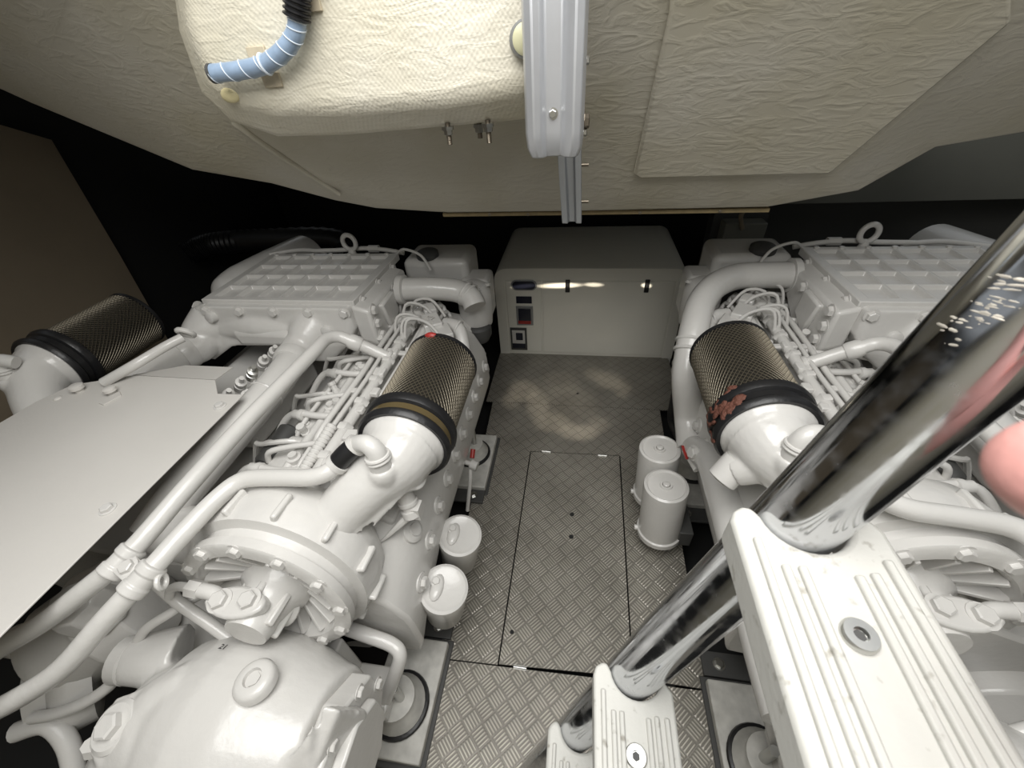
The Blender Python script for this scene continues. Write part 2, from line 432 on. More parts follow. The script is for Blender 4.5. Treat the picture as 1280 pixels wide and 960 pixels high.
# raised laminate panel to starboard
b = MB(); pp = [(836, 12), (792, 214), (800, 219), (1034, 213), (1042, 208), (1262, 22), (1262, -60), (842, -60)]
b.prism([UP(u, v, 0.0) for u, v in pp], PN * 0.014); b.build('raised_panel', M['frp'], CEIL, bevel=0.010, seg=3)
b = MB(); b.tube([UP(290, 152, .012), UP(345, 190, .016), UP(425, 243, .008)], [.008, .010, .006], 12, 5); b.build('laminate_ridge', M['frp'], CEIL)
# moulded box hanging from the ceiling to port
b = MB(); BY = 0.88
def rr(u, v, y): return UY(u, v, y)
box_f = [(216, -150), (236, 30), (262, 100), (286, 124), (345, 138), (430, 138), (560, 128), (660, 112), (668, 100), (668, -150)]
box_b = [(196, -150), (222, 40), (250, 118), (288, 154), (345, 173), (430, 171), (560, 160), (664, 151), (674, 120), (674, -150)]
b.rings([[UY(u, v, BY) for u, v in box_f], [UY(u, v, BY + 0.07) for u, v in box_b], [UY(u, v, BY + 0.07) + V((0, 0.45, 0.05)) for u, v in box_b]])
BOX = b.build('moulded_box', M['frp_box'], CEIL, bevel=0.030, seg=5)
for (u, v, wd) in ((288, 119, .020),):
    p = UY(u, v, BY + 0.004); k = MB(); k.blob(p, (wd, 0.009, 0.013)); k.build('resin_drip', M['glue'], BOX)
b = MB(); p0 = UP(560, 262); p1 = UP(790, 264)
b.bar(UY(555, 267, 1.295), UY(960, 261, 1.295), 0.03, 0.012); b.build('edge_batten', M['wood'], CEIL, bevel=0.002)
for (u, v) in ((612, 268), (660, 268), (800, 266), (900, 264)):
    bolt(UY(u, v, 1.262), (0, -1, 0), 0.0035, CEIL, 'bronze', name='screw')

# --- fittings on the ceiling
def stud(u, v0, v1, y, label, grp):
    t = thing('threaded_stud', label, 'bolt', UY(u, v0, y), grp)
    a, c = UY(u, v0, y), UY(u, v1, y); L = a.z - c.z
    k = MB(); k.lathe(a + V((0, 0, 0.01)), (0, 0, -1), [(0, .0055)] + [(0.01 + L * i / 22, .0055 if i % 2 else .0046) for i in range(23)], 12)
    k.build('shank', M['bronze'], t)
    k = MB(); k.lathe(a, (0, 0, -1), [(-0.004, .0125), (.002, .0125), (.002, .009), (.010, .009), (.011, .007)], 6); k.build('nut', M['steel'], t)
SG = 'threaded studs under the moulded box'
stud(560, 161, 181, 0.93, 'single short threaded stud with nut below the moulded ceiling box, apart on the left', SG)
stud(599, 158, 173, 0.96, 'shorter, rear threaded stud of the close pair below the moulded ceiling box', SG)
stud(610, 157, 179, 0.93, 'longer, front threaded stud of the close pair below the moulded ceiling box', SG)
cap = thing('round_cap', 'round yellowed plug half hidden behind the aluminium channel on the moulded box', 'plug', UY(657, 50, BY - .01))
k = MB(); k.lathe(UY(655, 50, BY + .02), (0.2, -1, 0), [(0, .026), (.035, .026), (.04, .023)], 28); k.build('bezel', M['alu_dark'], cap)
k = MB(); k.lathe(UY(655, 50, BY + .02), (0.2, -1, 0), [(0.03, .022), (.042, .022), (.046, .017)], 28); k.build('disc', M['capyel'], cap)

# --- aluminium channels
ch = thing('aluminium_channel', 'broad pale aluminium channel hanging vertically beside the moulded ceiling box', 'metal channel', UY(695, 200, 0.80))
k = MB()
CY = 0.80
prof = [(-.050, 0), (-.046, -.014), (-.034, -.020), (-.022, -.016), (-.016, -.006), (0.010, -.004), (.018, -.016), (.030, -.022), (.042, -.018), (.047, 0), (.047, .05), (.040, .05), (.040, .012), (-.044, .012), (-.044, .05), (-.050, .05)]
xb, xt = UY(694, 190, CY), UY(694, -160, CY)
cx_ = xb.x
rings = []
for z, s, dy in ((xt.z, 1.0, 0), (xb.z + 0.03, 1.0, 0.0), (xb.z + 0.008, .97, .004), (xb.z - 0.008, .86, .012)):
    rings.append([V((cx_ + px * s, CY + dy + py, z)) for px, py in prof])
k.rings(rings); k.build('channel', M['alu'], ch, bevel=0.002)
bolt(UY(691, 142, CY - .004), (0, -1, 0), 0.0065, ch, 'steel')
for (u, v, sz) in ((724, 76, .006), (726, 152, .011), (728, 165, .007)):
    p = UY(u, v, CY + .02); p = V((cx_ + .046, p.y, p.z)); bolt(p, (1, 0, 0), sz, ch, 'steel' if v != 152 else 'bronze')
lc = thing('aluminium_bracket', 'narrow darker grey aluminium bracket hanging below and behind the broad channel', 'metal channel', UY(716, 278, 1.0))
k = MB(); t0, t1 = UY(712, 150, 1.02), UY(716, 276, 1.02)
pr2 = [(-.026, 0), (-.026, -.02), (-.012, -.022), (-.009, -.008), (.006, -.008), (.009, -.022), (.022, -.022), (.022, .02), (-.026, .02)]
k.rings([[V((t0.x + px * 1.1, t0.y + py, t0.z)) for px, py in pr2], [V((t1.x + px * .95, t1.y + py, t1.z)) for px, py in pr2]]); k.build('channel', M['alu_dark'], lc, bevel=0.0015)
for (u, v) in ((730, 206), (730, 252)):
    p = UY(u, v, 1.02); k = MB(); k.lathe((p.x - .012, 1.02, p.z), (1, 0, 0), [(0, .007), (.006, .007), (.006, .0035), (.022, .0035)], 10); k.build('bolt', M['bronze'], lc)

# --- blue spiral-wrapped hose and black conduit
HY = BY - 0.026
hs = thing('blue_hose', 'pale blue hose in clear spiral wrap bending across the moulded ceiling box', 'hose', UY(320, 85, HY))
hpts = [UY(266, 92, HY), UY(300, 88, HY), UY(332, 80, HY), UY(356, 62, HY), UY(369, 42, HY), UY(371.5, 24, HY), UY(372, 20, HY)]
k = MB(); k.tube(hpts, 0.0145, 18, 8); hb = k.build('hose', M['blue'], hs)
def along(pts, t):
    n = len(pts) - 1; f_ = t * n; i = min(int(f_), n - 1); q = f_ - i
    p0 = pts[max(i - 1, 0)]; p1 = pts[i]; p2 = pts[i + 1]; p3 = pts[min(i + 2, n)]
    p = 0.5 * (2 * p1 + (p2 - p0) * q + (2 * p0 - 5 * p1 + 4 * p2 - p3) * q * q + (3 * p1 - p0 - 3 * p2 + p3) * q ** 3)
    d = 0.5 * ((p2 - p0) + (2 * p0 - 5 * p1 + 4 * p2 - p3) * 2 * q + (3 * p1 - p0 - 3 * p2 + p3) * 3 * q * q)
    return p, d.normalized()
k = MB(); sp = []
for i in range(241):
    p, d = along(hpts, 0.01 + 0.90 * i / 240); x, y, _ = basis(d); a = 2 * PI * 9 * i / 240
    sp.append(p + (x * math.cos(a) + y * math.sin(a)) * 0.0147)
k.tube(sp, 0.0011, 6, smooth=False); k.build('spiral_wrap', M['wrap'], hs)
k = MB(); k.lathe(hpts[0], hpts[0] - hpts[1], [(-.004, .0155), (.002, .0155), (.002, .010)], 18); k.build('cut_end', M['darkgrey'], hs)
for (u, v, ang) in ((322, 68, .2), (340, 100, .1), (388, 4, 0)):
    p = UY(u, v, BY - .003); k = MB(); k.box(p, (.036, .006, .022)); k.build('fixing_tab', M['tab'], hs, bevel=.001)
k = MB(); p, d = along(hpts, .33); k.torus(p, d, .0155, .0022, 28, 6); k.build('cable_tie', M['wrap'], hs)
cd = thing('black_conduit', 'black corrugated conduit sleeved over the top of the blue hose', 'conduit', UY(373, 5, HY))
k = MB(); c0, c1 = UY(371, 24, HY), UY(374, -90, HY); Lc = (c1 - c0).length
k.lathe(c0, c1 - c0, [(Lc * i / 60, .0215 if (i % 4) in (1, 2) else .018) for i in range(61)], 24); k.build('sleeve', M['black'], cd)

# ================================================================== GENERATOR
GY = 2.235
gen = thing('generator', 'boxy cream generator cabinet with rounded top at the far end of the aisle', 'generator', (0.055, 2.6, 0))
def arch(x0, x1, z0, z1, r, n=6):
    p = [(x0, z0)]
    for i in range(n + 1):
        a = PI - PI / 2 * i / n; p.append((x0 + r + r * math.cos(a), z1 - r + r * math.sin(a)))
    for i in range(n + 1):
        a = PI / 2 - PI / 2 * i / n; p.append((x1 - r + r * math.cos(a), z1 - r + r * math.sin(a)))
    p.append((x1, z0)); return p
GX0, GX1, GZ = -0.497, 0.607, 0.60
k = MB()
o1 = arch(GX0, GX1, -0.05, GZ, .078); o2 = arch(GX0 + .004, GX1 - .004, -0.05, GZ - .004, .075)
k.rings([[V((x, GY + .006, z)) for x, z in o2], [V((x, GY + .014, z)) for x, z in o1], [V((x, 2.95, z)) for x, z in o1]]); k.build('canopy', M['gen'], gen, bevel=.004)
inn = arch(GX0 + .062, GX1 - .062, 0.0, GZ - .078, .004, 2)
k = MB()
out = arch(GX0 + .002, GX1 - .002, 0.0, GZ - .002, .077, 6)
inn = arch(GX0 + .062, GX1 - .062, 0.0, GZ - .072, .006, 6)
n_ = len(out)
a_ = [k.v((x, GY, z)) for x, z in out]; b_ = [k.v((x, GY, z)) for x, z in inn]; c_ = [k.v((x, GY + .012, z)) for x, z in inn]; d_ = [k.v((x, GY + .014, z)) for x, z in out]
for i in range(n_ - 1):
    for p, q in ((a_, b_), (b_, c_), (d_, a_)):
        k.bm.faces.new((p[i], p[i + 1], q[i + 1], q[i]))
k.build('front_frame', M['gen_trim'], gen)
def gp(u, v): return UY(u, v, GY)
xd = gp(678, 390).x; zt = GZ - .074; xl, xr = GX0 + .064, GX1 - .064
# control panel with its instruments
k = MB(); k.box(((xl + xd) / 2, GY + .004, zt / 2 + .008), (xd - xl - .012, .012, zt - .028)); cp_ = k.build('control_panel', M['gen'], gen, bevel=.003)
p = gp(655, 356); k = MB()
def stadium(c, wd, ht, y, n=10):
    r = ht / 2; pts = []
    for i in range(n + 1):
        a = PI / 2 + PI * i / n; pts.append(V((c.x - wd / 2 + r + r * math.cos(a), y, c.z + r * math.sin(a))))
    for i in range(n + 1):
        a = -PI / 2 + PI * i / n; pts.append(V((c.x + wd / 2 - r + r * math.cos(a), y, c.z + r * math.sin(a))))
    return pts
k.prism(stadium(p, .155, .066, GY - .002), (0, -.006, 0)); wn = k.build('window_bezel', M['alu_dark'], cp_, bevel=.002)
k = MB(); k.prism(stadium(p, .138, .050, GY - .0085), (0, -.002, 0)); k.build('window_pane', M['screen'], cp_)
def inst(u0, v0, u1, v1, material, name, dep=.004, y=GY - .002):
    a, c = gp(u0, v0), gp(u1, v1); k = MB(); k.box(((a.x + c.x) / 2, y - dep / 2, (a.z + c.z) / 2), (abs(c.x - a.x), dep, abs(c.z - a.z))); return k.build(name, material, cp_, bevel=.0015)
inst(645, 370, 665, 379, M['screen'], 'display')
inst(645, 382, 667, 406, M['alu_dark'], 'switch_surround', .006)
inst(648, 385, 664, 400, M['screen'], 'switch', .011)
inst(648, 400, 664, 404, M['red'], 'switch_label', .011)
inst(637.5, 409, 659.5, 437, M['darkgrey'], 'socket_surround', .005)
inst(640, 412, 657, 434, M['hose_white'], 'socket_plate', .008)
inst(645, 415, 654, 424, M['screen'], 'socket', .012)
inst(641, 428, 657, 434, M['screen'], 'cable_outlet', .010)
# door with a pressed swage and two latches
k = MB(); k.box(((xl + xr) / 2, GY + .0105, zt / 2 + .01), (xr - xl + .006, .001, zt)); k.build('gap_shade_backing', M['dark'], gen)  # dark sheet added behind the panels; its colour gives the gaps their shade
k = MB(); x0, x1 = xd + .005, xr - .007; zs = gp(700, 357).z
pr = [(0.02, GY - .002), (zs - .040, GY - .002), (zs - .016, GY - .0035)] + [(zs + .012 * math.sin(a), GY - .0035 - .010 * math.cos(a)) for a in [(-80 + 20 * i) * PI / 180 for i in range(9)]] + [(zs + .016, GY - .0035), (zt, GY - .002), (zt, GY + .01), (.02, GY + .01)]
pr = [(0.02, GY - .002), (zt - .007, GY - .002), (zt - .007, GY + .01), (.02, GY + .01)]
k.prism([(x0, y, z) for z, y in pr], (x1 - x0, 0, 0)); door = k.build('door', M['gen'], gen, bevel=.002)
for u in (709, 808):
    a, c = gp(u - 3, 348), gp(u + 4, 366); k = MB(); k.box(((a.x + c.x) / 2, GY - .006, (a.z + c.z) / 2), (.026, .010, .078)); lt = k.build('latch', M['black'], door, bevel=.003)
b = MB(); b.box((0.055, 2.55, -.07), (1.0, .6, .05)); b.build('base_tray', M['darkgrey'], gen)

# ================================================================== ENGINES
CXL, CXR = -1.115, 1.175
def mirror_to_right(dy):
    return lambda p: V((CXR - (p.x - CXL), p.y + dy, p.z))
def outer_left(dy): return lambda p: V((2 * CXL - p.x, p.y + dy, p.z))
def outer_right(dy): return lambda p: V((CXR + (p.x - CXL), p.y + dy, p.z))

MESH_CACHE = {}
def filter_cage(r, y0, y1):
    if 'cage' in MESH_CACHE: return MESH_CACHE['cage']
    bm = bmesh.new(); nu = 56; L = y1 - y0; nv = int(L / (2 * PI * r / nu * 0.62) / 2) * 2
    g = [[None] * nu for _ in range(nv + 1)]
    for j in range(nv + 1):
        for i in range(nu):
            a = 2 * PI * (i + (0.5 if j % 2 else 0)) / nu
            g[j][i] = bm.verts.new((r * math.cos(a), L * j / nv, r * math.sin(a)))
    for j in range(nv - 1):
        for i in range(nu):
            if j % 2 == 0: q = (g[j][i], g[j + 1][i], g[j + 2][i], g[j + 1][i - 1])
            else: q = (g[j][i], g[j + 1][(i + 1) % nu], g[j + 2][i], g[j + 1][i])
            bm.faces.new(q)
    me = bpy.data.meshes.new('filter_cage'); bm.to_mesh(me); bm.free(); me.materials.append(M['mesh'])
    MESH_CACHE['cage'] = me; return me

FX, FZ, FY = -0.42, 0.80, 0.70
def air_filter(root, xf, rust=False, plain=False):
    r = 0.110
    b = MB(xf); b.lathe((FX, FY + .01, FZ), (0, 1, 0), [(0, r - .006)] + [(.02 + .28 * i / 2, r - .006) for i in range(3)] + [(.305, r - .02), (.306, .02)], 40)
    fl = b.build('air_filter', M['pleat'], root)
    o = bpy.data.objects.new('wire_mesh', filter_cage(r, 0, .30)); COL.objects.link(o); place(o, xf(V((FX, FY + .015, FZ))), fl)
    k = o.modifiers.new('wire', 'WIREFRAME'); k.thickness = 0.0030; k.use_even_offset = False
    b = MB(xf); b.lathe((FX, FY + .30, FZ), (0, 1, 0), [(0, r + .002), (.012, r + .004), (.016, r), (.016, r - .01), (.006, r - .02)], 40); b.build('end_rim', M['black'], fl)
    b = MB(xf); b.lathe((FX, FY - .045, FZ), (0, 1, 0), [(0, .104), (-.004, .115), (.004, .121), (.014, .121), (.02, .113), (.042, .112), (.046, .120), (.056, .124), (.070, .122), (.076, .112)], 48)
    b.build('rubber_band', M['black'], fl)
    b = MB(xf); b.lathe((FX, FY - .023, FZ), (0, 1, 0), [(0, .1), (0, .1145), (.018, .1145), (.018, .1)], 48); b.build('hose_clamp', M['tape' if not (rust or plain) else 'black'], fl)
    if rust:
        b = MB(xf)
        for i in range(34):
            a = random.uniform(-.35, .95); y = FY + random.uniform(-.035, .03); q = .119
            n_ = V((math.cos(a), 0, math.sin(a))); t_ = V((-math.sin(a), 0, math.cos(a)))
            b.blob(V((FX, y, FZ)) + n_ * q, (random.uniform(.010, .020), random.uniform(.006, .014), random.uniform(.003, .006)), 7, 4, ax=((t_ + V((0, random.uniform(-.8, .8), 0))).normalized(), V((0, 1, 0)), n_))
        b.build('peeling_sealant', M['rust'], fl)
    elif not plain:
        b = MB(xf); b.blob((FX - .014, FY + .308, FZ + .106), (.022, .012, .012), 10, 6); b.build('red_tab', M['red'], fl)
    return fl

def inlet(root, xf, drain=True):
    b = MB(xf)
    b.lathe((FX, FY - .035, FZ), (0, -1, 0), [(0, .106), (.014, .106), (.018, .100), (.03, .094)], 40)
    b.tube([(FX, FY - .05, FZ), (FX - .012, FY - .09, FZ - .005), (-.475, .555, .775), (-.53, .50, .735), (-.57, .46, .70), (-.60, .44, .67)], [.098, .088, .069, .062, .062, .068], 28, 6)
    # stiffening web on the outboard side, cast with the elbow
    b.prism([(FX + .095, FY - .042, FZ + .050), (FX + .095, FY - .042, FZ + .015), (-.385, .545, .755), (-.47, .465, .69), (-.48, .465, .72), (-.40, .555, .785), (FX + .05, FY - .080, FZ + .075)], (-.022, -.012, .012))
    q_ = U(478, 587, .835); b.tube([q_ + V((-.004, .008, -.035)), q_, q_ + V((0, 0, .012))], [.042, .036, .027], 18, 4)
    for (px, py, pz) in ((-.50, .525, .785),): b.blob((px, py, pz), (.026, .026, .022))
    if drain: b.tube([V((-.38, .60, .77)), U(500, 600, .735)], [.045, .034], 18, 3)
    else: b.tube([V((-.40, .60, .77)), V((-.345, .60, .73))], [.05, .038], 18, 3)
    el = b.build('inlet_elbow', M['white'], root, remesh=.0042)
    b = MB(xf); sp_ = [q_ + V((0, 0, -.01)), q_ + V((0, .002, .028)), q_ + V((-.004, .006, .056)), q_ + V((-.022, .012, .070)), U(446, 555, .892)]
    b.tube(sp_, [.028, .0245, .0225, .021, .020], 18, 6)
    for t in (.8, 1.1): b.torus(sp_[1] + (sp_[2] - sp_[1]) * (t - .6), sp_[2] - sp_[1], .0245, .005, 20, 8)
    b.build('breather_stub', M['white'], el)
    for (px, py, pz) in ((-.50, .505, .79), (-.46, .60, .865)):
        bolt((px, py, pz - .01), (-.2, -.4, .9), .011, el, xf=xf)
    if drain:
        b = MB(xf); a, c = U(500, 600, .74), U(513, 636, .66)
        b.lathe(a, c - a, [(0, .032), (.03, .03), (.032, .022), (.06, .022), (.062, .026), (.07, .026), (.072, .02), (.085, .02), (.087, .025), (.105, .025)], 18)
        b.box(U(519, 637, .655), (.034, .034, .04)); b.tube([U(510, 645, .64), U(500, 655, .625), U(480, 674, .59), U(462, 686, .56)], [.013, .010, .004, .004], 8, 4)
        b.build('sensor', M['white'], el)
    else:
        b = MB(xf); a = V((-.335, .60, .72)); b.lathe(a, (.5, -.3, -.7), [(-.04, .036), (.02, .036), (.024, .03)], 18); b.build('drain_stub', M['white'], el)

def turbo(root, xf):
    A = V((0, -1, .10)).normalized(); C = V((-.675, .355, .61)); x, y, _ = basis(A)
    b = MB(xf)
    b.lathe(C, A, [(-.20, .05), (-.195, .13), (-.175, .18), (-.135, .212), (-.075, .222), (-.028, .214), (-.022, .192), (.0, .188), (.002, .198), (.022, .198), (.026, .192), (.026, .162), (.018, .156), (-.025, .148), (-.03, .06)], 56)
    tb = b.build('turbocharger', M['white'], root)
    b = MB(xf); b.tube([C + V((-.09, .10, .03)), C + V((-.17, .09, .02)), C + V((-.24, .10, .0)), U(212, 660, .60)], [.085, .08, .072, .07], 24, 5)
    b.torus(C + V((-.185, .09, .015)), (-1, 0, -.1), .078, .009, 28, 8); b.build('volute_outlet', M['white'], tb)
    for a in range(0, 360, 30):
        e = x * math.cos(math.radians(a)) + y * math.sin(math.radians(a))
        bolt(C + e * .180 + A * .022, A, .0145, tb, xf=xf)
    for a in range(8, 368, 24):
        e = x * math.cos(math.radians(a)) + y * math.sin(math.radians(a)); t = A.cross(e)
        b = MB(xf); b.bar(C + e * .075 - A * .024 + t * .0, C + e * .157 + A * .012, .010, .030, A); b.build('fin', M['white'], tb, bevel=.002)
    for a in range(15, 375, 30):     # cast ribs on the rim
        e = x * math.cos(math.radians(a)) + y * math.sin(math.radians(a))
        b = MB(xf); b.bar(C + e * .216 - A * .10, C + e * .215 - A * .034, .014, .034, e); b.build('rib', M['white'], tb, bevel=.005)
    b = MB(xf)
    b.lathe(C, A, [(-.03, .085), (.004, .080), (.02, .062), (.06, .050), (.08, .052), (.10, .046)], 28)
    hb = b.build('bearing_housing', M['white'], tb)
    for a in range(20, 380, 60):
        e = x * math.cos(math.radians(a)) + y * math.sin(math.radians(a))
        b = MB(xf); b.bar(C + e * .052 + A * .0, C + e * .050 + A * .085, .016, .026, e); b.build('web', M['white'], hb, bevel=.004)
    # oil feed flange with two big hex bolts
    q = U(292, 752, .68)
    b = MB(xf); oc = [q + V((math.cos(t) * (.058 + .012 * abs(math.cos(t))), math.sin(t) * .034, 0)) for t in [2 * PI * i / 20 for i in range(20)]]
    b.prism(oc, (0.0, .006, -.03)); b.lathe(q + V((.0, .005, -.03)), (.3, .25, -.6), [(0, .04), (.08, .034), (.12, .04)], 18); fl = b.build('oil_flange', M['white'], tb, bevel=.006)
    bolt(q + V((-.032, -.002, -.002)), (0, -.1, 1), .019, fl, xf=xf); bolt(q + V((.032, .006, -.002)), (0, -.1, 1), .019, fl, xf=xf)
    b = MB(xf); e1 = U(262, 745, .685); b.tube([q + V((-.03, 0, -.012)), U(268, 742, .68), U(252, 738, .68)], .016, 12, 4)
    b.lathe(U(252, 738, .68), V((-1, .05, .1)), [(0, .019), (.03, .019)], 6); b.tube([U(250, 738, .68), U(226, 733, .675), U(214, 736, .66), U(212, 745, .63)], .010, 10, 5); b.build('oil_pipe', M['white'], tb)
    return tb

def bank(root, xf, txf=None, rust=False):
    air_filter(root, xf, rust)
    inlet(root, xf, drain=not rust)
    turbo(root, txf or xf)
    # cylinder head castings along the bank
    X = lambda l: CXL + l
    sec = [(.20, .60), (.22, .66), (.28, .70), (.44, .70), (.50, .66), (.60, .64), (.66, .60), (.60, .52), (.30, .50)]
    for i in range(5):
        y0 = .56 + i * .215
        b = MB(xf); b.rings([[V((X(l), y0, z)) for l, z in sec], [V((X(l), y0 + .20, z)) for l, z in sec]]); hd = b.build('cylinder_head', M['white'], root, bevel=.010)
        for l, yy in ((.30, .03), (.30, .17), (.42, .03), (.42, .17)): bolt((X(l), y0 + yy, .698), (0, 0, 1), .011, hd, xf=xf)
        b = MB(xf)      # exhaust branch arching from the head to the side manifold
        b.tube([(X(.26), y0 + .1, .69), (X(.275), y0 + .105, .725), (X(.33), y0 + .12, .735), (X(.40), y0 + .14, .735), (X(.45), y0 + .15, .735)], .0085, 10, 4); b.build('injector_line', M['white'], hd)
        b = MB(xf); b.lathe((X(.35), y0 + .1, .69), (0, 0, 1), [(0, .030), (.012, .030), (.014, .020), (.028, .020), (.030, .012), (.04, .012)], 14); b.build('injector', M['white'], hd)
        b = MB(xf); b.tube([(X(.17), y0 - .02, .62), (X(.22), y0 + .03, .70), (X(.26), y0 + .05, .725), (X(.34), y0 + .045, .725), (X(.41), y0 + .06, .72), (X(.44), y0 + .08, .735)], .0105, 10, 5); b.build('leak_off_line', M['white'], hd)
        b = MB(xf); b.lathe((X(.255), y0 + .05, .722), (1, -.1, 0), [(0, .015), (.02, .015), (.022, .019), (.036, .019), (.038, .013)], 10); b.build('union', M['white'], hd)
        b = MB(xf); b.tube([(X(.13), y0 + .16, .60), (X(.19), y0 + .15, .70), (X(.22), y0 + .14, .715), (X(.30), y0 + .155, .72), (X(.33), y0 + .17, .70)], .0075, 8, 4); b.build('leak_off_line', M['white'], hd)
    # rails running along the bank
    for l, z, r, y0, y1 in ((.470, .745, .017, .55, 1.52), (.510, .735, .009, .60, 1.55), (.535, .75, .012, .58, 1.50), (.565, .735, .008, .66, 1.48), (.425, .735, .008, .62, 1.30), (.59, .72, .010, .70, 1.45)):
        b = MB(xf); b.tube([(X(l), y0, z - .03), (X(l), y0 + .03, z), (X(l + .004), (y0 + y1) / 2, z + .004), (X(l), y1 - .03, z), (X(l + .02), y1, z - .04)], r, 10, 4); b.build('rail', M['hose_white'], root)
    for i in range(8):
        y = .64 + .11 * i
        b = MB(xf); b.lathe((X(.470), y - .013, .747), (0, 1, 0), [(0, .021), (.004, .024), (.022, .024), (.026, .021)], 6)
        b.build('rail_fitting', M['white'], root)
    for i in range(4):
        y = .70 + .22 * i
        b = MB(xf); b.bar((X(.41), y, .748), (X(.60), y, .742), .022, .010); bk = b.build('rail_clip', M['white'], root, bevel=.003)
        bolt((X(.445), y, .752), (0, 0, 1), .008, bk, xf=xf)
    for l, z, r, y0, y1 in ((.385, .722, .0065, .60, 1.45), (.40, .745, .0095, .70, 1.40), (.445, .765, .007, .66, 1.48), (.34, .70, .014, .58, 1.20), (.30, .715, .007, .75, 1.5)):
        b = MB(xf); b.tube([(X(l - .02), y0, z - .05), (X(l), y0 + .05, z), (X(l + .006), y0 + .3, z + .003), (X(l - .004), y0 + .5, z - .003), (X(l), y1 - .05, z), (X(l + .03), y1, z + .01)], r, 10, 5); b.build('rail', M['hose_white'], root)
    # dark solenoid held by a strap beside the valley
    a_ = V((X(.235), .66, .67)); b = MB(xf); b.lathe(a_, (.05, 1, .1), [(0, .026), (.01, .032), (.13, .032), (.14, .02)], 20); so = b.build('solenoid', M['darkgrey'], root)
    b = MB(xf); b.torus(a_ + V((.004, .06, .006)), (.05, 1, .1), .035, .006, 24, 6); b.bar(a_ + V((.035, .06, .02)), a_ + V((.06, .03, -.08)), .03, .006, (0, 1, 0)); b.build('strap', M['white'], so)
    random.seed(5)
    for i in range(9):
        y = .62 + i * .1 + random.uniform(-.02, .02); l0 = .40 + random.random() * .05
        b = MB(xf); b.box((X(l0 + .06), y, .757), (.022 + random.random() * .02, .02 + random.random() * .02, .016)); b.build('clip', M['white'], root, bevel=.003)
        b = MB(xf); b.lathe((X(.31 + random.random() * .2), y + .04, .70), (random.uniform(-.4, .4), random.uniform(-.4, .4), 1), [(0, .014), (.022, .014), (.023, .010), (.04, .010), (.041, .013), (.052, .013)], 8); b.build('sender', M['white'], root)
    # corrugated sleeve on a harness
    b = MB(xf); a, c = V((X(.425), .50, .735)), V((X(.445), .74, .77)); n = 60
    b.lathe(a, c - a, [((c - a).length * i / n, .0155 if i % 3 else .012) for i in range(n + 1)], 14); b.build('corrugated_sleeve', M['white'], root)
    # junction boxes towards the far end
    for (l, y, z, s) in ((.56, 1.32, .76, (.07, .10, .05)), (.62, 1.27, .74, (.06, .09, .06)), (.52, 1.42, .76, (.05, .07, .05)), (.45, 1.36, .75, (.05, .05, .06))):
        b = MB(xf); q = Quaternion((0, 0, 1), .5); ax = (q @ V((1, 0, 0)), q @ V((0, 1, 0)), V((0, 0, 1)))
        b.box((X(l), y, z), s, ax); b.box((X(l), y, z - .01), (s[0] * 1.12, s[1] * 1.1, .012), ax); jb_ = b.build('junction_box', M['white'], root, bevel=.005)
        if l == .56 and xf is ident:
            cu = bpy.data.curves.new('cast_letters', 'FONT'); cu.body = 'KL'; cu.size = .042; cu.extrude = .001; cu.materials.append(M['plate'])
            tm = bpy.data.objects.new('letter_curve', cu); me_ = bpy.data.meshes.new_from_object(tm); bpy.data.objects.remove(tm)
            tx = bpy.data.objects.new('cast_letters', me_); COL.objects.link(tx); tx.rotation_euler = (0, 0, .5 - .9); place(tx, V((X(l) - .03, y - .005, z + .027)), jb_)
    random.seed(11)
    for i in range(7):
        y = 1.20 + random.random() * .3; l0 = .36 + random.random() * .12
        b = MB(xf); b.tube([(X(l0), y, .70), (X(l0 + .02), y + .03, .79 + .03 * random.random()), (X(l0 + .09), y + .05, .80), (X(l0 + .15), y + .02, .74)], .0055, 8, 5); b.build('cable', M['hose_white'], root)
    b = MB(xf); b.tube([(X(.60), 1.36, .74), (X(.66), 1.33, .74), (X(.685), 1.28, .69), (X(.69), 1.24, .62)], .026, 14, 5); b.torus((X(.66), 1.33, .74), (1, -.3, -.3), .027, .006, 20, 8); b.build('coolant_hose', M['hose_white'], root)
    # side cover (oil pan rail) with flange bolts
    b = MB(xf)
    sec = [(.58, .66), (.665, .60), (.705, .52), (.712, .47), (.715, .36), (.70, .30), (.60, .28), (.5, .4)]
    b.rings([[V((X(l), y, z + dz)) for l, z in sec] for y, dz in ((.40, -.12), (.52, -.04), (.66, 0), (1.30, 0), (1.52, 0))])
    sc_ = b.build('side_cover', M['white'], root, bevel=.012, seg=3)
    for y in [.50 + .105 * i for i in range(10)]:
        zz = .47 - max(0, .66 - y) * .4
        b = MB(xf); b.lathe((X(.69), y, zz), (1, 0, .12), [(0, .032), (.022, .030), (.026, .026)], 16); b.build('lug', M['white'], sc_)
        bolt((X(.714), y, zz), (1, 0, .12), .017, sc_, xf=xf)
    for y in (.58, .80, 1.02, 1.24):
        b = MB(xf); b.lathe((X(.68), y, .565 - max(0, .66 - y) * .4), (1, 0, .7), [(0, .034), (.012, .034), (.018, .026), (.018, .018), (.024, .018)], 18); b.build('boss', M['white'], sc_)
    b = MB(xf); b.rings([[V((X(l), y, z)) for l, z in [(.3, .48), (.69, .40), (.70, .34), (.62, .26), (.50, .06), (.3, .02)]] for y in (.42, 1.60)]); b.build('sump_side', M['white'], root, bevel=.015)

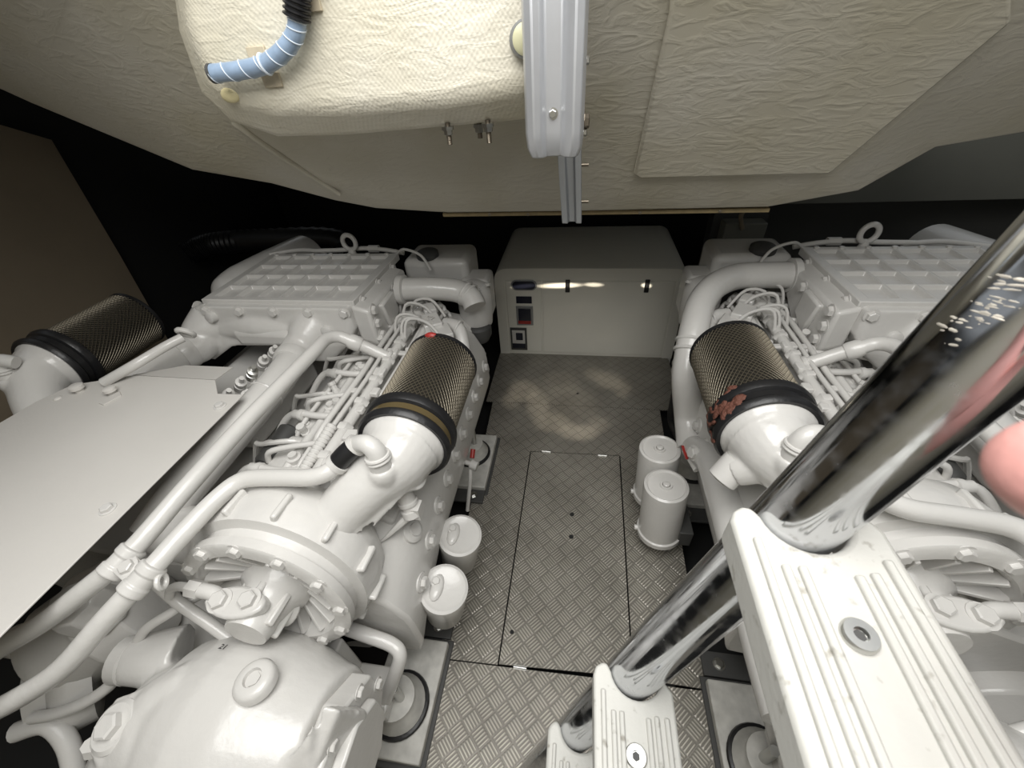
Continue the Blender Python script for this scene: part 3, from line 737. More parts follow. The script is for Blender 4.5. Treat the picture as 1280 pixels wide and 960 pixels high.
def mounts(root, xf):
    X = lambda l: CXL + l
    for (y0, y1) in ((1.11, 1.44), (.17, .48)):
        b = MB(xf); b.box((X(.64), (y0 + y1) / 2, .022), (.19, y1 - y0, .03)); mt = b.build('engine_mount', M['bed'], root, bevel=.004)
        b = MB(xf); b.box((X(.64), (y0 + y1) / 2, -.03), (.215, y1 - y0 + .03, .07)); b.build('bed_plate', M['darkgrey'], mt, bevel=.003)
        yc = (y0 + y1) / 2 + (.03 if y0 > 1 else -.03)
        b = MB(xf); b.lathe((X(.635), yc, .03), (0, 0, 1), [(0, .085), (.02, .082), (.05, .06), (.08, .058), (.085, .03)], 28); b.build('cushion_cap', M['bed'], mt)
        b = MB(xf); b.torus((X(.635), yc, .045), (0, 0, 1), .080, .010, 32, 8); b.build('rubber_ring', M['black'], mt)
        b = MB(xf); b.box((X(.56), yc, .14), (.16, .12, .05)); b.box((X(.50), yc, .24), (.05, .12, .22)); b.build('bracket', M['white'], mt, bevel=.006)
        b = MB(xf); b.cyl((X(.655), yc, .1), (X(.655), yc, .20), .012, n=12); b.build('stud', M['steel'], mt)
        b = MB(xf); b.box((X(.65), y1 + .05 if y0 < 1 else y0 - .03, .01), (.17, .07, .012)); q = b.build('end_plate', M['darkgrey'], mt, bevel=.002)
        bolt((X(.685), y1 + .05 if y0 < 1 else y0 - .03, .016), (0, 0, 1), .014, q, 'steel', xf=xf)

def core(root, xf):
    X = lambda l: CXL + l
    W = lambda l, y, z: V((CXL + l, y, z))
    # crankcase
    b = MB(xf); h = [(.0, .52), (.2, .54), (.34, .60), (.52, .50), (.66, .36), (.60, .20), (.34, .03)]
    sec = h + [(-l, z) for l, z in h[::-1][:-1]]
    b.rings([[W(l, y, z) for l, z in sec] for y in (.42, 1.72)]); b.build('crankcase', M['white'], root, bevel=.01)
    # charge-air cooler
    x0, x1, y0, y1, zt = CXL - .315, CXL + .315, 1.235, 1.695, .90
    b = MB(xf); b.box(((x0 + x1) / 2, (y0 + y1) / 2 + .004, .81), (.60, .43, .15)); ic = b.build('intercooler', M['white'], root, bevel=.018, seg=3)
    # lid with pockets: plate with 6 x 4 recesses
    b = MB(xf); nx, ny = 6, 4; bx, by = .036, .028; rib = .009; zl = zt
    xs = [x0]; ys = [y0]
    cw = (x1 - x0 - 2 * bx - (nx - 1) * rib) / nx; cd_ = (y1 - y0 - 2 * by - (ny - 1) * rib) / ny
    for i in range(nx): xs += [x0 + bx + i * (cw + rib), x0 + bx + i * (cw + rib) + cw]
    for j in range(ny): ys += [y0 + by + j * (cd_ + rib), y0 + by + j * (cd_ + rib) + cd_]
    xs.append(x1); ys.append(y1)
    T = [[b.v((x, y, zl)) for y in ys] for x in xs]; Bt = [[b.v((x, y, zl - .03)) for y in ys] for x in xs]
    for i in range(len(xs) - 1):
        for j in range(len(ys) - 1):
            if i % 2 and j % 2:
                q = (T[i][j], T[i + 1][j], T[i + 1][j + 1], T[i][j + 1]); s_ = .004
                lo = [b.v((xs[i] + s_, ys[j] + s_, zl - .017)), b.v((xs[i + 1] - s_, ys[j] + s_, zl - .017)), b.v((xs[i + 1] - s_, ys[j + 1] - s_, zl - .017)), b.v((xs[i] + s_, ys[j + 1] - s_, zl - .017))]
                for a in range(4): b.bm.faces.new((q[a], q[(a + 1) % 4], lo[(a + 1) % 4], lo[a]))
                b.bm.faces.new(lo)
            else: b.bm.faces.new((T[i][j], T[i + 1][j], T[i + 1][j + 1], T[i][j + 1]))
            b.bm.faces.new((Bt[i][j], Bt[i][j + 1], Bt[i + 1][j + 1], Bt[i + 1][j]))
    n, m_ = len(xs) - 1, len(ys) - 1
    for i in range(n):
        b.bm.faces.new((T[i][0], Bt[i][0], Bt[i + 1][0], T[i + 1][0])); b.bm.faces.new((T[i][m_], T[i + 1][m_], Bt[i + 1][m_], Bt[i][m_]))
    for j in range(m_):
        b.bm.faces.new((T[0][j], T[0][j + 1], Bt[0][j + 1], Bt[0][j])); b.bm.faces.new((T[n][j], Bt[n][j], Bt[n][j + 1], T[n][j + 1]))
    lid = b.build('ribbed_lid', M['white'], ic, bevel=.003)
    for i in range(5):
        xx = x0 + .03 + i * (x1 - x0 - .06) / 4
        bolt((xx, 1.206, .868), (0, -1, 0), .017, lid, xf=xf)
    for j in range(3):
        yy = y0 + .06 + j * .15
        for sx in (x0, x1): bolt((sx, yy, .872), (1 if sx > CXL else -1, 0, 0), .016, lid, xf=xf)
    for i in range(7): bolt((x0 + .04 + i * .09, y1 - .018, zt - .003), (0, 0, 1), .011, lid, xf=xf)
    # front skirt flowing into two charge-air ports
    b = MB(xf)
    prof = [(-.30, .885), (.30, .885), (.305, .80), (.275, .745), (.17, .66), (.02, .665), (-.06, .735), (-.24, .72), (-.36, .65), (-.44, .66), (-.40, .74), (-.335, .80)]
    b.prism([W(l, 1.205 if z > .76 else 1.18, z) for l, z in prof], (0, .10, 0)); b.tube([W(.13, 1.26, .80), W(.10, 1.20, .76), U(376, 432, .74), U(364, 450, .74)], [.085, .075, .060, .056], 26, 4)
    b.tube([W(-.33, 1.26, .80), W(-.36, 1.20, .76), U(252, 432, .735), U(236, 440, .735)], [.085, .075, .060, .056], 26, 4)
    b.tube([W(-.26, 1.24, .775), W(-.1, 1.225, .79), W(.08, 1.24, .775)], [.05, .055, .05], 20, 4)
    b.build('front_skirt', M['white'], ic, remesh=.0065)
    b = MB(xf); b.prism([W(-.20, 1.170, .80), W(.05, 1.165, .80), W(.10, 1.165, .74), W(-.18, 1.165, .73)], (0, .08, 0)); b.build('raised_duct', M['white'], ic, bevel=.02, seg=3)
    b = MB(xf); b.lathe(W(.20, 1.195, .80), (0, -1, .1), [(-.02, .022), (.012, .022), (.016, .017)], 16); b.build('plug', M['white'], ic)
    b = MB(xf); b.lathe(W(-.27, 1.20, .845), (-.2, -1, .2), [(-.02, .022), (.012, .022), (.016, .017)], 16); b.build('plug', M['white'], ic)
    # inboard end casting
    for s in (1, -1):
        b = MB(xf); b.prism([W(s * .30, 1.225, .885), W(s * .30, 1.60, .885), W(s * .30, 1.60, .80), W(s * .30, 1.42, .70), W(s * .30, 1.28, .68), W(s * .30, 1.225, .74)], (s * .07, 0, -.02)); ec = b.build('end_casting', M['white'], ic, bevel=.012, seg=3)
        b = MB(xf); b.prism([W(s * .365, 1.30, .85), W(s * .365, 1.42, .855), W(s * .365, 1.43, .76), W(s * .365, 1.34, .72)], (s * .022, 0, 0)); b.build('cover', M['white'], ec, bevel=.008)
        for yy, zz in ((1.255, .855), (1.255, .80), (1.265, .745), (1.40, .73), (1.46, .84), (1.56, .83), (1.36, .80)): bolt(W(s * .368, yy, zz), (s, 0, 0), .018, ec, xf=xf)
    # lifting eye
    b = MB(xf); e = W(.085, 1.71, .945); b.torus(e, (0.15, 1, 0), .033, .0105, 36, 10); b.cyl(W(.085, 1.71, .875), W(.085, 1.71, .915), .022, .014, 18); b.build('lifting_eye', M['white'], ic)
    # pipework and cables along the far edge of the lid
    b = MB(xf); b.tube([W(-.1, 1.73, .90), W(.03, 1.725, .905), W(.14, 1.73, .91), W(.25, 1.72, .905), W(.33, 1.72, .89)], .010, 10, 5); b.lathe(W(.16, 1.73, .908), (1, 0, 0), [(0, .016), (.05, .016)], 6); b.build('fuel_line', M['white'], ic)
    b = MB(xf); b.tube([W(-.33, 1.70, .895), W(-.2, 1.74, .90), W(-.06, 1.73, .895)], .010, 10, 5); b.build('fuel_line', M['white'], ic)
    # rear housings beyond the cooler: header tank and pump
    b = MB(xf); b.box(W(.48, 1.78, .80), (.30, .22, .15)); ht = b.build('header_tank', M['white'], root, bevel=.03, seg=4)
    b = MB(xf); b.lathe(W(.44, 1.72, .875), (0, -.1, 1), [(0, .05), (.018, .05), (.024, .042), (.03, .02)], 24); b.build('filler_cap', M['darkgrey'], ht)
    b = MB(xf); b.tube([W(.30, 1.70, .89), W(.36, 1.66, .93), W(.44, 1.64, .91), W(.48, 1.62, .85)], .006, 8, 5); b.build('cable', M['white'], ht)
    b = MB(xf); b.lathe(W(.66, 1.62, .70), (0, 0, 1), [(-.14, .05), (-.10, .07), (-.02, .078), (.06, .075), (.09, .06), (.10, .03)], 28); pm = b.build('water_pump', M['white'], root)
    b = MB(xf); b.box(W(.66, 1.70, .70), (.13, .14, .20)); b.build('pump_body', M['white'], pm, bevel=.02, seg=3)
    for a in range(0, 360, 60):
        bolt(W(.66 + .065 * math.cos(math.radians(a)), 1.62 + .065 * math.sin(math.radians(a)), .785), (0, 0, 1), .011, pm, xf=xf)
    b = MB(xf); b.lathe(W(.67, 1.58, .53), (0, 0, 1), [(0, .045), (.03, .06), (.07, .06), (.08, .05)], 20); b.build('pump_flange', M['darkgrey'], pm)
    b = MB(xf); b.tube([W(-.36, 2.0, .77), W(-.38, 1.75, .78), W(-.40, 1.55, .785), W(-.41, 1.46, .785), W(-.415, 1.425, .785), W(-.417, 1.41, .785)], [.11, .115, .115, .10, .07, .02], 30, 5); b.build('thermostat_housing', M['white'], root, bevel=0)
    b = MB(xf); b.lathe(W(0, 1.72, .45), (0, 1, 0), [(0, .42), (.05, .42), (.07, .40), (.16, .30), (.2, .12)], 40); tc_ = b.build('timing_cover', M['white'], root, bevel=.006)
    for a in range(0, 360, 24): bolt(W(.40 * math.cos(math.radians(a)), 1.718, .45 + .40 * math.sin(math.radians(a))), (0, -1, 0), .014, tc_, xf=xf)
    # row of pump unions in the valley
    b = MB(xf); b.box(W(-.02, 1.02, .60), (.16, .42, .10)); ij = b.build('injection_pump', M['white'], root, bevel=.02)
    for k_ in range(6):
        for s in (0, 1):
            b = MB(xf); p = W(-.075 + s * .07, .85 + .065 * k_, .68)
            b.lathe(p, (.5, -.2, .55), [(0, .019), (.035, .019), (.036, .014), (.045, .014), (.046, .018), (.065, .018), (.066, .008), (.10, .008)], 12); b.build('union', M['steel' if (k_ + s) % 3 == 0 else 'white'], ij)
    # charge pipes from the ports down to each turbo
    for s in (1, -1):
        L = (lambda l: l) if s > 0 else (lambda l: -l - .24)
        if s > 0: pts = [U(376, 432, .74), U(352, 470, .735), U(280, 555, .70), U(225, 618, .665), U(190, 668, .62)]
        else: pts = [U(252, 432, .735), U(222, 447, .735), U(180, 470, .735), U(120, 505, .72), U(60, 560, .66)]
        b = MB(xf); b.tube(pts, .052, 26, 6); cpip = b.build('charge_air_pipe', M['white'], root)
        b = MB(xf); d = pts[1] - pts[0]; b.lathe(pts[0] + d * .35, d, [(0, .057), (.012, .061), (.04, .061), (.05, .057)], 28); b.build('pipe_collar', M['white'], cpip)
        d2 = pts[2] - pts[1]; b = MB(xf)
        if s > 0: b.torus(pts[1] + d2 * .30, d2, .053, .005, 28, 8); b.build('weld_seam', M['white'], cpip)
    # twin coolant pipes running to the near end
    b = MB(xf); p1 = [U(486, 447, .75), U(462, 436, .785), U(440, 427, .82), U(424, 421, .84), U(408, 424, .852), U(392, 440, .855), U(345, 488, .85), U(300, 535, .84), U(232, 611, .825), U(165, 688, .80), U(110, 735, .76), U(55, 777, .70), U(0, 810, .66), U(-60, 850, .62)]
    b.tube(p1, .0205, 18, 5); pa = b.build('coolant_pipe', M['white'], root)
    b = MB(xf); d = p1[1] - p1[2]; b.lathe(p1[2], d, [(-.012, .024), (.0, .027), (.02, .027), (.03, .024)], 20); b.build('pipe_collar', M['white'], pa); b = MB(xf); b.torus(p1[0], p1[0] - p1[1], .02, .008, 20, 8); b.build('pipe_end_ring', M['white'], pa)
    b = MB(xf); p2 = [U(422, 579, .852), U(408, 591, .845), U(385, 597, .84), U(345, 597, .835), U(305, 600, .83), U(275, 620, .825), U(232, 664, .82), U(180, 722, .80), U(130, 776, .76), U(80, 833, .70), U(30, 868, .655), U(-40, 905, .61)]
    b.tube(p2, .0200, 18, 5); pb = b.build('coolant_pipe', M['white'], root)
    q0, q1 = U(446, 556, .888), U(421, 580, .852)
    b = MB(xf); b.tube([q0, (q0 + q1) / 2 + V((0, 0, .003)), q1], .0235, 20, 6); b.build('rubber_sleeve', M['black'], pb)
    b = MB(xf)
    for t in (.02, .98): b.lathe(q0 + (q1 - q0) * t - (q1 - q0).normalized() * .007, q1 - q0, [(0, .024), (.001, .027), (.013, .027), (.014, .024)], 20)
    b.build('hose_clip', M['white'], pb)
    # pipe clamp tying the pair
    c1, c2 = U(152, 702, .795), U(178, 724, .80)
    d1, d2 = (U(232, 611, .825) - U(110, 735, .76)).normalized(), (U(232, 664, .82) - U(130, 776, .76)).normalized()
    b = MB(xf)
    for c, d in ((c1, d1), (c2, d2)): b.lathe(c - d * .03, d, [(0, .023), (.002, .026), (.018, .026), (.02, .023), (.04, .023), (.042, .026), (.058, .026), (.06, .023)], 20)
    b.bar(c1, c2, .04, .018); cl = b.build('pipe_clamp', M['white'], pa, bevel=.002)
    bolt((c1 + c2) / 2 + V((0, 0, .010)), (0, -.2, 1), .014, cl, xf=xf)
    b = MB(xf); b.torus(U(202, 727, .79), (1, .4, 0), .013, .005, 18, 8); b.build('eye', M['white'], cl)
    # exhaust elbow housing at the near end
    b = MB(xf); c0 = V((-.92, .135, .40)); ax = V((1, -.03, .0))
    b.lathe(c0, ax, [(.04, .10), (.05, .14), (.08, .170), (.14, .192), (.20, .204), (.28, .200), (.35, .182), (.40, .165), (.43, .158), (.435, .15)], 48)
    # shoulder that turns down at the outboard end, with a flat-topped lug, and the outlet neck
    b.tube([V((-.74, .13, .41)), V((-.82, .10, .42)), V((-.875, .04, .38)), V((-.89, .0, .28)), V((-.89, -.03, .08))], [.17, .155, .115, .10, .10], 28, 6)
    fo = V((-.66, -.045, .36)); fx, fy, fz = V((1, 0, 0)), V((0, -.80, .60)), V((0, .60, .80))
    b.tube([V((-.66, .06, .42)), V((-.66, .0, .39)), fo], [.13, .125, .12], 28, 3)
    bq = U(146, 908, .555); bz = V((-.08, -.22, 1)).normalized()
    b.lathe(bq - bz * .16, bz, [(0, .075), (.16, .058)], 8)
    b.tube([bq + V((.01, .02, -.05)), bq + V((.05, .05, -.03)), bq + V((.10, .08, -.02))], [.055, .06, .06], 14, 4)
    b.prism([U(388, 908, .612), U(404, 880, .612), U(424, 888, .600), U(385, 985, .52), U(330, 990, .52)], (.012, .03, -.13))
    fq = U(160, 825, .50); b.tube([fq + V((.10, .03, -.03)), fq], [.07, .05], 20, 3)
    hs_ = b.build('exhaust_elbow', M['white'], root, remesh=.006)
    oval = lambda a, c_, o_: [fo + fy * o_ + fx * (a * math.cos(t)) + (fy.cross(fx)) * (c_ * math.sin(t)) for t in [2 * PI * q / 36 for q in range(36)]]
    b = MB(xf); b.rings([oval(.155, .125, 0), oval(.155, .125, .022), oval(.115, .09, .022), oval(.105, .08, -.004)]); of_ = b.build('outlet_flange', M['white'], hs_, bevel=.004)
    for t in (30, 90, 150, 210, 270, 330):
        bolt(fo + fy * .022 + fx * (.137 * math.cos(math.radians(t))) + fy.cross(fx) * (.108 * math.sin(math.radians(t))), fy, .013, of_, xf=xf)
    pl_c = U(318, 850, .605); pn = V((-.05, .10, 1)).normalized()
    b = MB(xf); b.lathe(pl_c - pn * .015, pn, [(0, .040), (.016, .040), (.022, .036), (.026, .030), (.026, .018), (.018, .016)], 32); pg = b.build('plug', M['white'], hs_)
    b = MB(xf); b.lathe(pl_c, pn, [(0, .014), (.007, .014), (.007, .002)], 6); b.build('hex_socket', M['white'], pg)
    b = MB(xf); e0 = V((-.485, .12, .40)); poly = []
    for i in range(8):
        a = PI / 8 + i * PI / 4; poly.append(e0 + V((0, .15 * math.cos(a), .145 * math.sin(a))))
    b.prism(poly, (.05, 0, 0)); poly2 = [e0 + V((.05, 0, 0)) + (p - e0) * .72 for p in poly]; b.prism(poly2, (.025, 0, 0)); ef = b.build('end_flange', M['white'], hs_, bevel=.006)
    for i in range(8):
        a = i * PI / 4; bolt(e0 + V((.05, .135 * math.cos(a), .13 * math.sin(a))), (1, 0, 0), .012, ef, xf=xf)
    b = MB(xf); b.lathe(bq, bz, [(-.01, .045), (.006, .045), (.012, .038), (.012, .02)], 28); bs = b.build('boss', M['white'], hs_)
    bolt(bq + bz * .008, bz, .024, bs, xf=xf)
    for (u, v) in ((124, 932), (160, 950)):
        p = U(u, v, .52); b = MB(xf); b.lathe(p + V((0, 0, .02)), (-.1, -.4, -1), [(0, .018), (.02, .018), (.021, .012), (.05, .012), (.052, .006), (.07, .006)], 8); b.build('stud_nut', M['white'], bs)
    r_ = ray(272, 811); oy, oz = -.135, 1.15; qa = r_.y ** 2 + r_.z ** 2; qb = 2 * (r_.y * oy + r_.z * oz); qc = oy * oy + oz * oz - .2025 ** 2
    hit = EYE + r_ * ((-qb - math.sqrt(qb * qb - 4 * qa * qc)) / (2 * qa)); nr = V((0, hit.y - .135, hit.z - .40)).normalized()
    if xf is ident:
        cu = bpy.data.curves.new('ink_mark', 'FONT'); cu.body = '21'; cu.size = .018; cu.extrude = .0003; cu.materials.append(M['black'])
        tm = bpy.data.objects.new('ink_curve', cu); me_ = bpy.data.meshes.new_from_object(tm); bpy.data.objects.remove(tm); tx = bpy.data.objects.new('ink_mark', me_); COL.objects.link(tx); xr_ = V((1, 0, 0)); yr_ = nr.cross(xr_)
        tx.rotation_euler = Matrix((xr_, yr_, nr)).transposed().to_euler(); place(tx, hit + nr * .0012, hs_)
    # left side of the housing: small flange fed by a thin pipe
    b = MB(xf); b.lathe(fq, V((1, .1, -.1)), [(-.012, .05), (.012, .05), (.03, .03)], 22); b.build('inlet_flange', M['white'], hs_)
    b = MB(xf); b.tube([U(150, 838, .49), U(138, 856, .47), U(110, 876, .45), U(70, 892, .44), U(40, 897, .44)], .013, 12, 5); b.build('drain_pipe', M['white'], hs_)
    b = MB(xf); b.tube([U(170, 805, .53), U(184, 785, .56), U(212, 767, .57), U(236, 752, .57), U(262, 738, .56)], .011, 12, 5); b.build('vent_pipe', M['white'], hs_)
    b = MB(xf); b.tube([U(195, 728, .66), U(222, 752, .60), U(255, 775, .56), U(290, 800, .52)], .014, 12, 5); b.build('vent_pipe', M['white'], hs_)
    # bell-shaped starter/pump group beside it
    b = MB(xf); a, c = U(190, 735, .50), U(95, 800, .46)
    b.lathe(a, c - a, [(0, .10), (.02, .13), (.10, .14), (.12, .125), (.20, .12), (.24, .10), (.25, .05)], 32); al = b.build('raw_water_pump', M['white'], root, bevel=.004)
    q = U(92, 742, .67); b = MB(xf); b.lathe(q + V((0, 0, -.10)), (.1, -.2, 1), [(0, .06), (.08, .055), (.1, .05), (.105, .035)], 8); b.build('pump_cap', M['white'], al, bevel=.004)
    b = MB(xf); q = U(128, 810, .48); b.lathe(q, V((-.35, -.3, -.2)), [(-.06, .02), (.02, .02), (.021, .028), (.05, .028), (.052, .018), (.07, .018)], 12); b.build('union', M['white'], al)
    b = MB(xf); q = U(62, 850, .42); b.lathe(q + V((.05, .05, -.05)), V((-.5, -.5, .3)), [(0, .12), (.04, .125), (.07, .11), (.08, .09), (.12, .08), (.13, .04)], 30); sw = b.build('sea_water_housing', M['white'], root)
    for (u, v) in ((30, 800), (68, 792)):
        b = MB(xf); q = U(u, v, .52); b.blob(q, (.055, .04, .035), 14, 8); b.build('lobe', M['white'], sw)
    b = MB(xf); b.tube([U(20, 915, .40), U(60, 905, .40), U(85, 930, .36), U(95, 975, .30)], .021, 14, 5); b.build('hose', M['hose_white'], sw)
    # flywheel housing and gearbox below
    b = MB(xf); b.lathe(W(.12, .44, .22), (0, -1, 0), [(0, .20), (.06, .20), (.08, .18), (.16, .14), (.3, .11), (.36, .09)], 40); b.build('gearbox', M['white'], root, bevel=.006)
    # pipe looping down beside the mount
    b = MB(xf); b.tube([U(425, 782, .36), U(462, 795, .35), U(490, 806, .33), U(500, 820, .31), U(492, 848, .24), U(478, 884, .12)], .019, 14, 6); b.build('drain_hose', M['white'], root)

# ---------------------------------------------------------------- the port engine
engL = thing('marine_engine', 'white painted V engine left of the aisle, topped by a flat cover plate', 'engine', (CXL, 1.0, 0), 'pair of marine engines')
core(engL, ident); bank(engL, ident); mounts(engL, ident)
oxf = outer_left(.24)
air_filter(engL, oxf, plain=True); inlet(engL, oxf, drain=False)
# rear u-pipe
b = MB(); b.tube([U(502, 362, .83), U(520, 361, .83), U(548, 361, .825), U(572, 364, .81), U(588, 372, .79), U(594, 384, .76)], .047, 24, 6); up_ = b.build('crossover_pipe', M['white'], engL)
b = MB(); a = U(503, 362, .83); b.lathe(a, (1, 0, 0), [(-.012, .06), (.012, .06), (.016, .05)], 26); b.torus(U(586, 369, .795), (1, -.5, -.6), .048, .006, 26, 8); b.torus(U(582, 367, .80), (1, -.4, -.4), .048, .006, 26, 8); b.build('collar', M['white'], up_)
# flat cover plate with folded far edge
b = MB(); z = .80
poly = [(304, 493), (272, 492), (269, 475), (166, 469), (90, 481), (45, 502), (-20, 540), (-260, 700), (-330, 960), (-120, 905), (0, 795)]
b.prism([U(u, v, z) for u, v in poly], (0, 0, -.004)); cvp = b.build('cover_plate', M['plate'], engL, bevel=.0012)
b = MB(); q = [U(166, 468.5, z - .001), U(269, 474.5, z - .001), U(291, 459, .775), U(232, 456.5, .775)]; b.prism(q, (0, .0, -.004)); b.build('folded_flange', M['plate'], cvp)
for (u, v) in ((275, 508), (135, 637)): bolt(U(u, v, z), (0, 0, 1), .013, cvp)
for (u, v, r) in ((100, 489, .020), (141, 492, .018)):
    p = U(u, v, z); k = MB(); k.lathe(p, (0, 0, 1), [(0, r * .6), (.012, r * .6), (.012, r), (.022, r), (.026, r * .7)], 18); k.build('knob', M['plate'], cvp)
k = MB(); k.prism([U(u, v, z + .0005) for u, v in ((124, 505), (150, 490), (152, 495), (130, 507))], (0, 0, .004)); k.build('tab', M['plate'], cvp)
k = MB(); p = U(72, 498, z); k.blob(p, (.012, .012, .006)); k.build('rivet', M['plate'], cvp)
# rail tube and bracket in front of the outer filter
k = MB(); k.tube([U(228, 422, .86), U(205, 434, .855), U(170, 455, .845), U(130, 478, .81)], .016, 14, 5); rt = k.build('support_rod', M['white'], engL)
k = MB(); k.torus(U(232, 416, .87), (0, 1, .6), .024, .009, 20, 8); k.build('eye', M['white'], rt)
# spin-on oil filters on the aisle side
for (u, v, zt_) in ((575, 668, .36), (555, 735, .36)):
    p = U(u, v, zt_); ax = V((-.18, .10, -1)).normalized()
    k = MB(); k.lathe(p, ax, [(.004, .0), (.006, .050), (.0, .062), (.004, .070), (.014, .071), (.05, .068), (.20, .060), (.22, .05)], 36); of = k.build('oil_filter', M['white'], engL)
    k = MB(); k.blob(p + V((-.022, .0, -.0)), (.020, .040, .012), 14, 8); k.build('dimple', M['white'], of)
    bolt(p + V((-.026, .012, .009)), -ax, .012, of)
k = MB(); p = U(588, 580, .30); k.lathe(p, (1, -.2, -.2), [(-.05, .010), (.0, .010), (.002, .02), (.03, .02)], 12); vl = k.build('drain_valve', M['white'], engL)
k = MB(); k.cyl(p + V((.0, .03, .0)), p + V((.0, .06, .02)), .010, n=12); k.build('valve_grip', M['red'], vl)
k = MB(); k.tube([p, p + V((-.0, -.04, -.06)), p + V((-.02, -.08, -.2))], .008, 10, 5); k.build('hose', M['hose_white'], vl)

# ---------------------------------------------------------------- the starboard engine
engR = thing('marine_engine', 'white painted V engine on the right side of the aisle, behind the boarding ladder', 'engine', (CXR, 1.05, 0), 'pair of marine engines')
cxf = mirror_to_right(.04); bxf = lambda p: mirror_to_right(.11)(p) + V((-.012, 0, 0))
core(engR, cxf); bank(engR, bxf, lambda p: mirror_to_right(.15)(p) + V((-.015, 0, 0)), rust=True); mounts(engR, mirror_to_right(0))
orf = outer_right(.04); air_filter(engR, orf, plain=True); inlet(engR, orf, drain=False)
b = MB(); eb = [U(990, 344, .83), U(955, 344, .83), U(920, 346, .83), U(893, 358, .825), U(876, 380, .80), U(868, 410, .75), U(862, 440, .69), U(858, 475, .61), UX(860, 520, .435), UX(864, 560, .44)]
b.tube(eb, .050, 26, 6); ep = b.build('coolant_elbow', M['white'], engR)
b = MB(); b.lathe(eb[0], (1, 0, 0), [(-.012, .064), (.012, .064), (.016, .05)], 26)
d = eb[6] - eb[5]
for t in (.55, .95): b.torus(eb[5] + d * t, d, .051, .007, 28, 8)
b.build('collar', M['white'], ep)
# coolant manifold along the aisle side
b = MB(); mp_ = [UX(868, 560, .44), UX(888, 576, .45), UX(905, 620, .45), UX(925, 690, .45), UX(955, 800, .45), UX(985, 900, .45)]
b.tube(mp_, [.045, .047, .050, .050, .050, .048], 24, 5); mn = b.build('manifold_pipe', M['white'], engR)
bolt(UX(868, 566, .405), (-1, -.3, .3), .02, mn)
# twin upright canisters on their bracket
for i, (u, v, y) in enumerate(((825, 560, 1.105), (833, 606, .945))):
    p = UY(u, v, y); ax = V((.06, -.02, -1)).normalized()
    k = MB(); k.lathe(p, ax, [(.006, .0), (.006, .012), (-.002, .014), (-.002, .02), (.004, .022), (.006, .060), (.0, .066), (.004, .074), (.02, .076), (.25, .076), (.254, .082), (.275, .082), (.28, .073), (.31, .055), (.315, .02)], 40)
    cn = k.build('fuel_filter', M['white'], engR)
    k = MB(); k.lathe(p, -ax, [(-.004, .012), (.006, .012), (.008, .009)], 16); k.build('cap_nut', M['white'], cn)
    k = MB(); k.lathe(p + ax * .31, ax, [(0, .02), (.02, .02), (.021, .026), (.05, .026)], 8); k.build('drain_cock', M['white'], cn)
    k = MB(); k.lathe(p + ax * .265 + V((-.080, 0, 0)), (-1, 0, 0), [(0, .010), (.012, .010)], 8); k.build('bleed_screw', M['white'], cn)
k = MB(); k.box((.43, 1.02, .12), (.05, .26, .08)); k.build('filter_bracket', M['darkgrey'], engR, bevel=.004)
k = MB(); p = U(858, 568, .42); k.tube([p, p + V((.01, -.03, .0)), p + V((.02, -.07, .0))], .010, 10, 4); vv = k.build('shut_off_valve', M['white'], engR)
k = MB(); k.bar(p + V((-.01, .03, .01)), p + V((-.005, -.03, .01)), .010, .008); k.build('valve_grip', M['red'], vv, bevel=.002)

# ================================================================== LADDER
lad = thing('boarding_ladder', 'stainless boarding ladder with ribbed white plastic treads at lower right', 'ladder', (0.0, -.04, 0))
def railpt(z, y0): 
    s = (z - 1.0) / .29; return V((.083 + (.078 if s > 0 else .070) * s, y0 + .018 * s, z))
for nm, y0 in (('near', .172), ('far', -.28)):
    k = MB(); k.tube([railpt(.04, y0), railpt(.5, y0), railpt(1.0, y0), railpt(1.29, y0), railpt(1.75, y0)], .0258, 36, 6); rl = k.build('stringer', M['chrome'], lad)
    k = MB(); k.lathe(railpt(.002, y0), (0, 0, 1), [(0, .034), (.05, .034), (.06, .027)], 24); k.build('foot', M['black'], rl)
    if nm == 'near':
        k = MB(); random.seed(4)
        A_ = (railpt(1.7, y0) - railpt(1.4, y0)).normalized(); xx, yy, _ = basis(A_)
        for i in range(34):
            t_ = random.gauss(0, .5); u = 1234 + t_ * 46 + random.gauss(0, 8); v = 386 - t_ * 50 + random.gauss(0, 12)
            r = ray(u, v)
            # nearest hit on the tube
            o_ = EYE - railpt(1.29, y0); rd = r.normalized(); pa_ = rd - A_ * rd.dot(A_); pb_ = o_ - A_ * o_.dot(A_)
            qa, qb, qc = pa_.dot(pa_), 2 * pa_.dot(pb_), pb_.dot(pb_) - .0257 ** 2; dd = qb * qb - 4 * qa * qc
            if dd < 0: continue
            hit = EYE + rd * ((-qb - math.sqrt(dd)) / (2 * qa)); nrm = (hit - railpt(1.29, y0)); nrm = (nrm - A_ * nrm.dot(A_)).normalized(); tg = A_.cross(nrm)
            L = random.choice((.0012, .003, .005, .0062)) * random.uniform(.7, 1.2)
            k.blob(hit - nrm * .0004, (L, random.uniform(.0005, .0015), .0005), 10, 4, ax=((tg * .9 + A_ * random.uniform(.05, .35)).normalized(), A_, nrm))
        k.build('scuff', M['scuff'], rl)
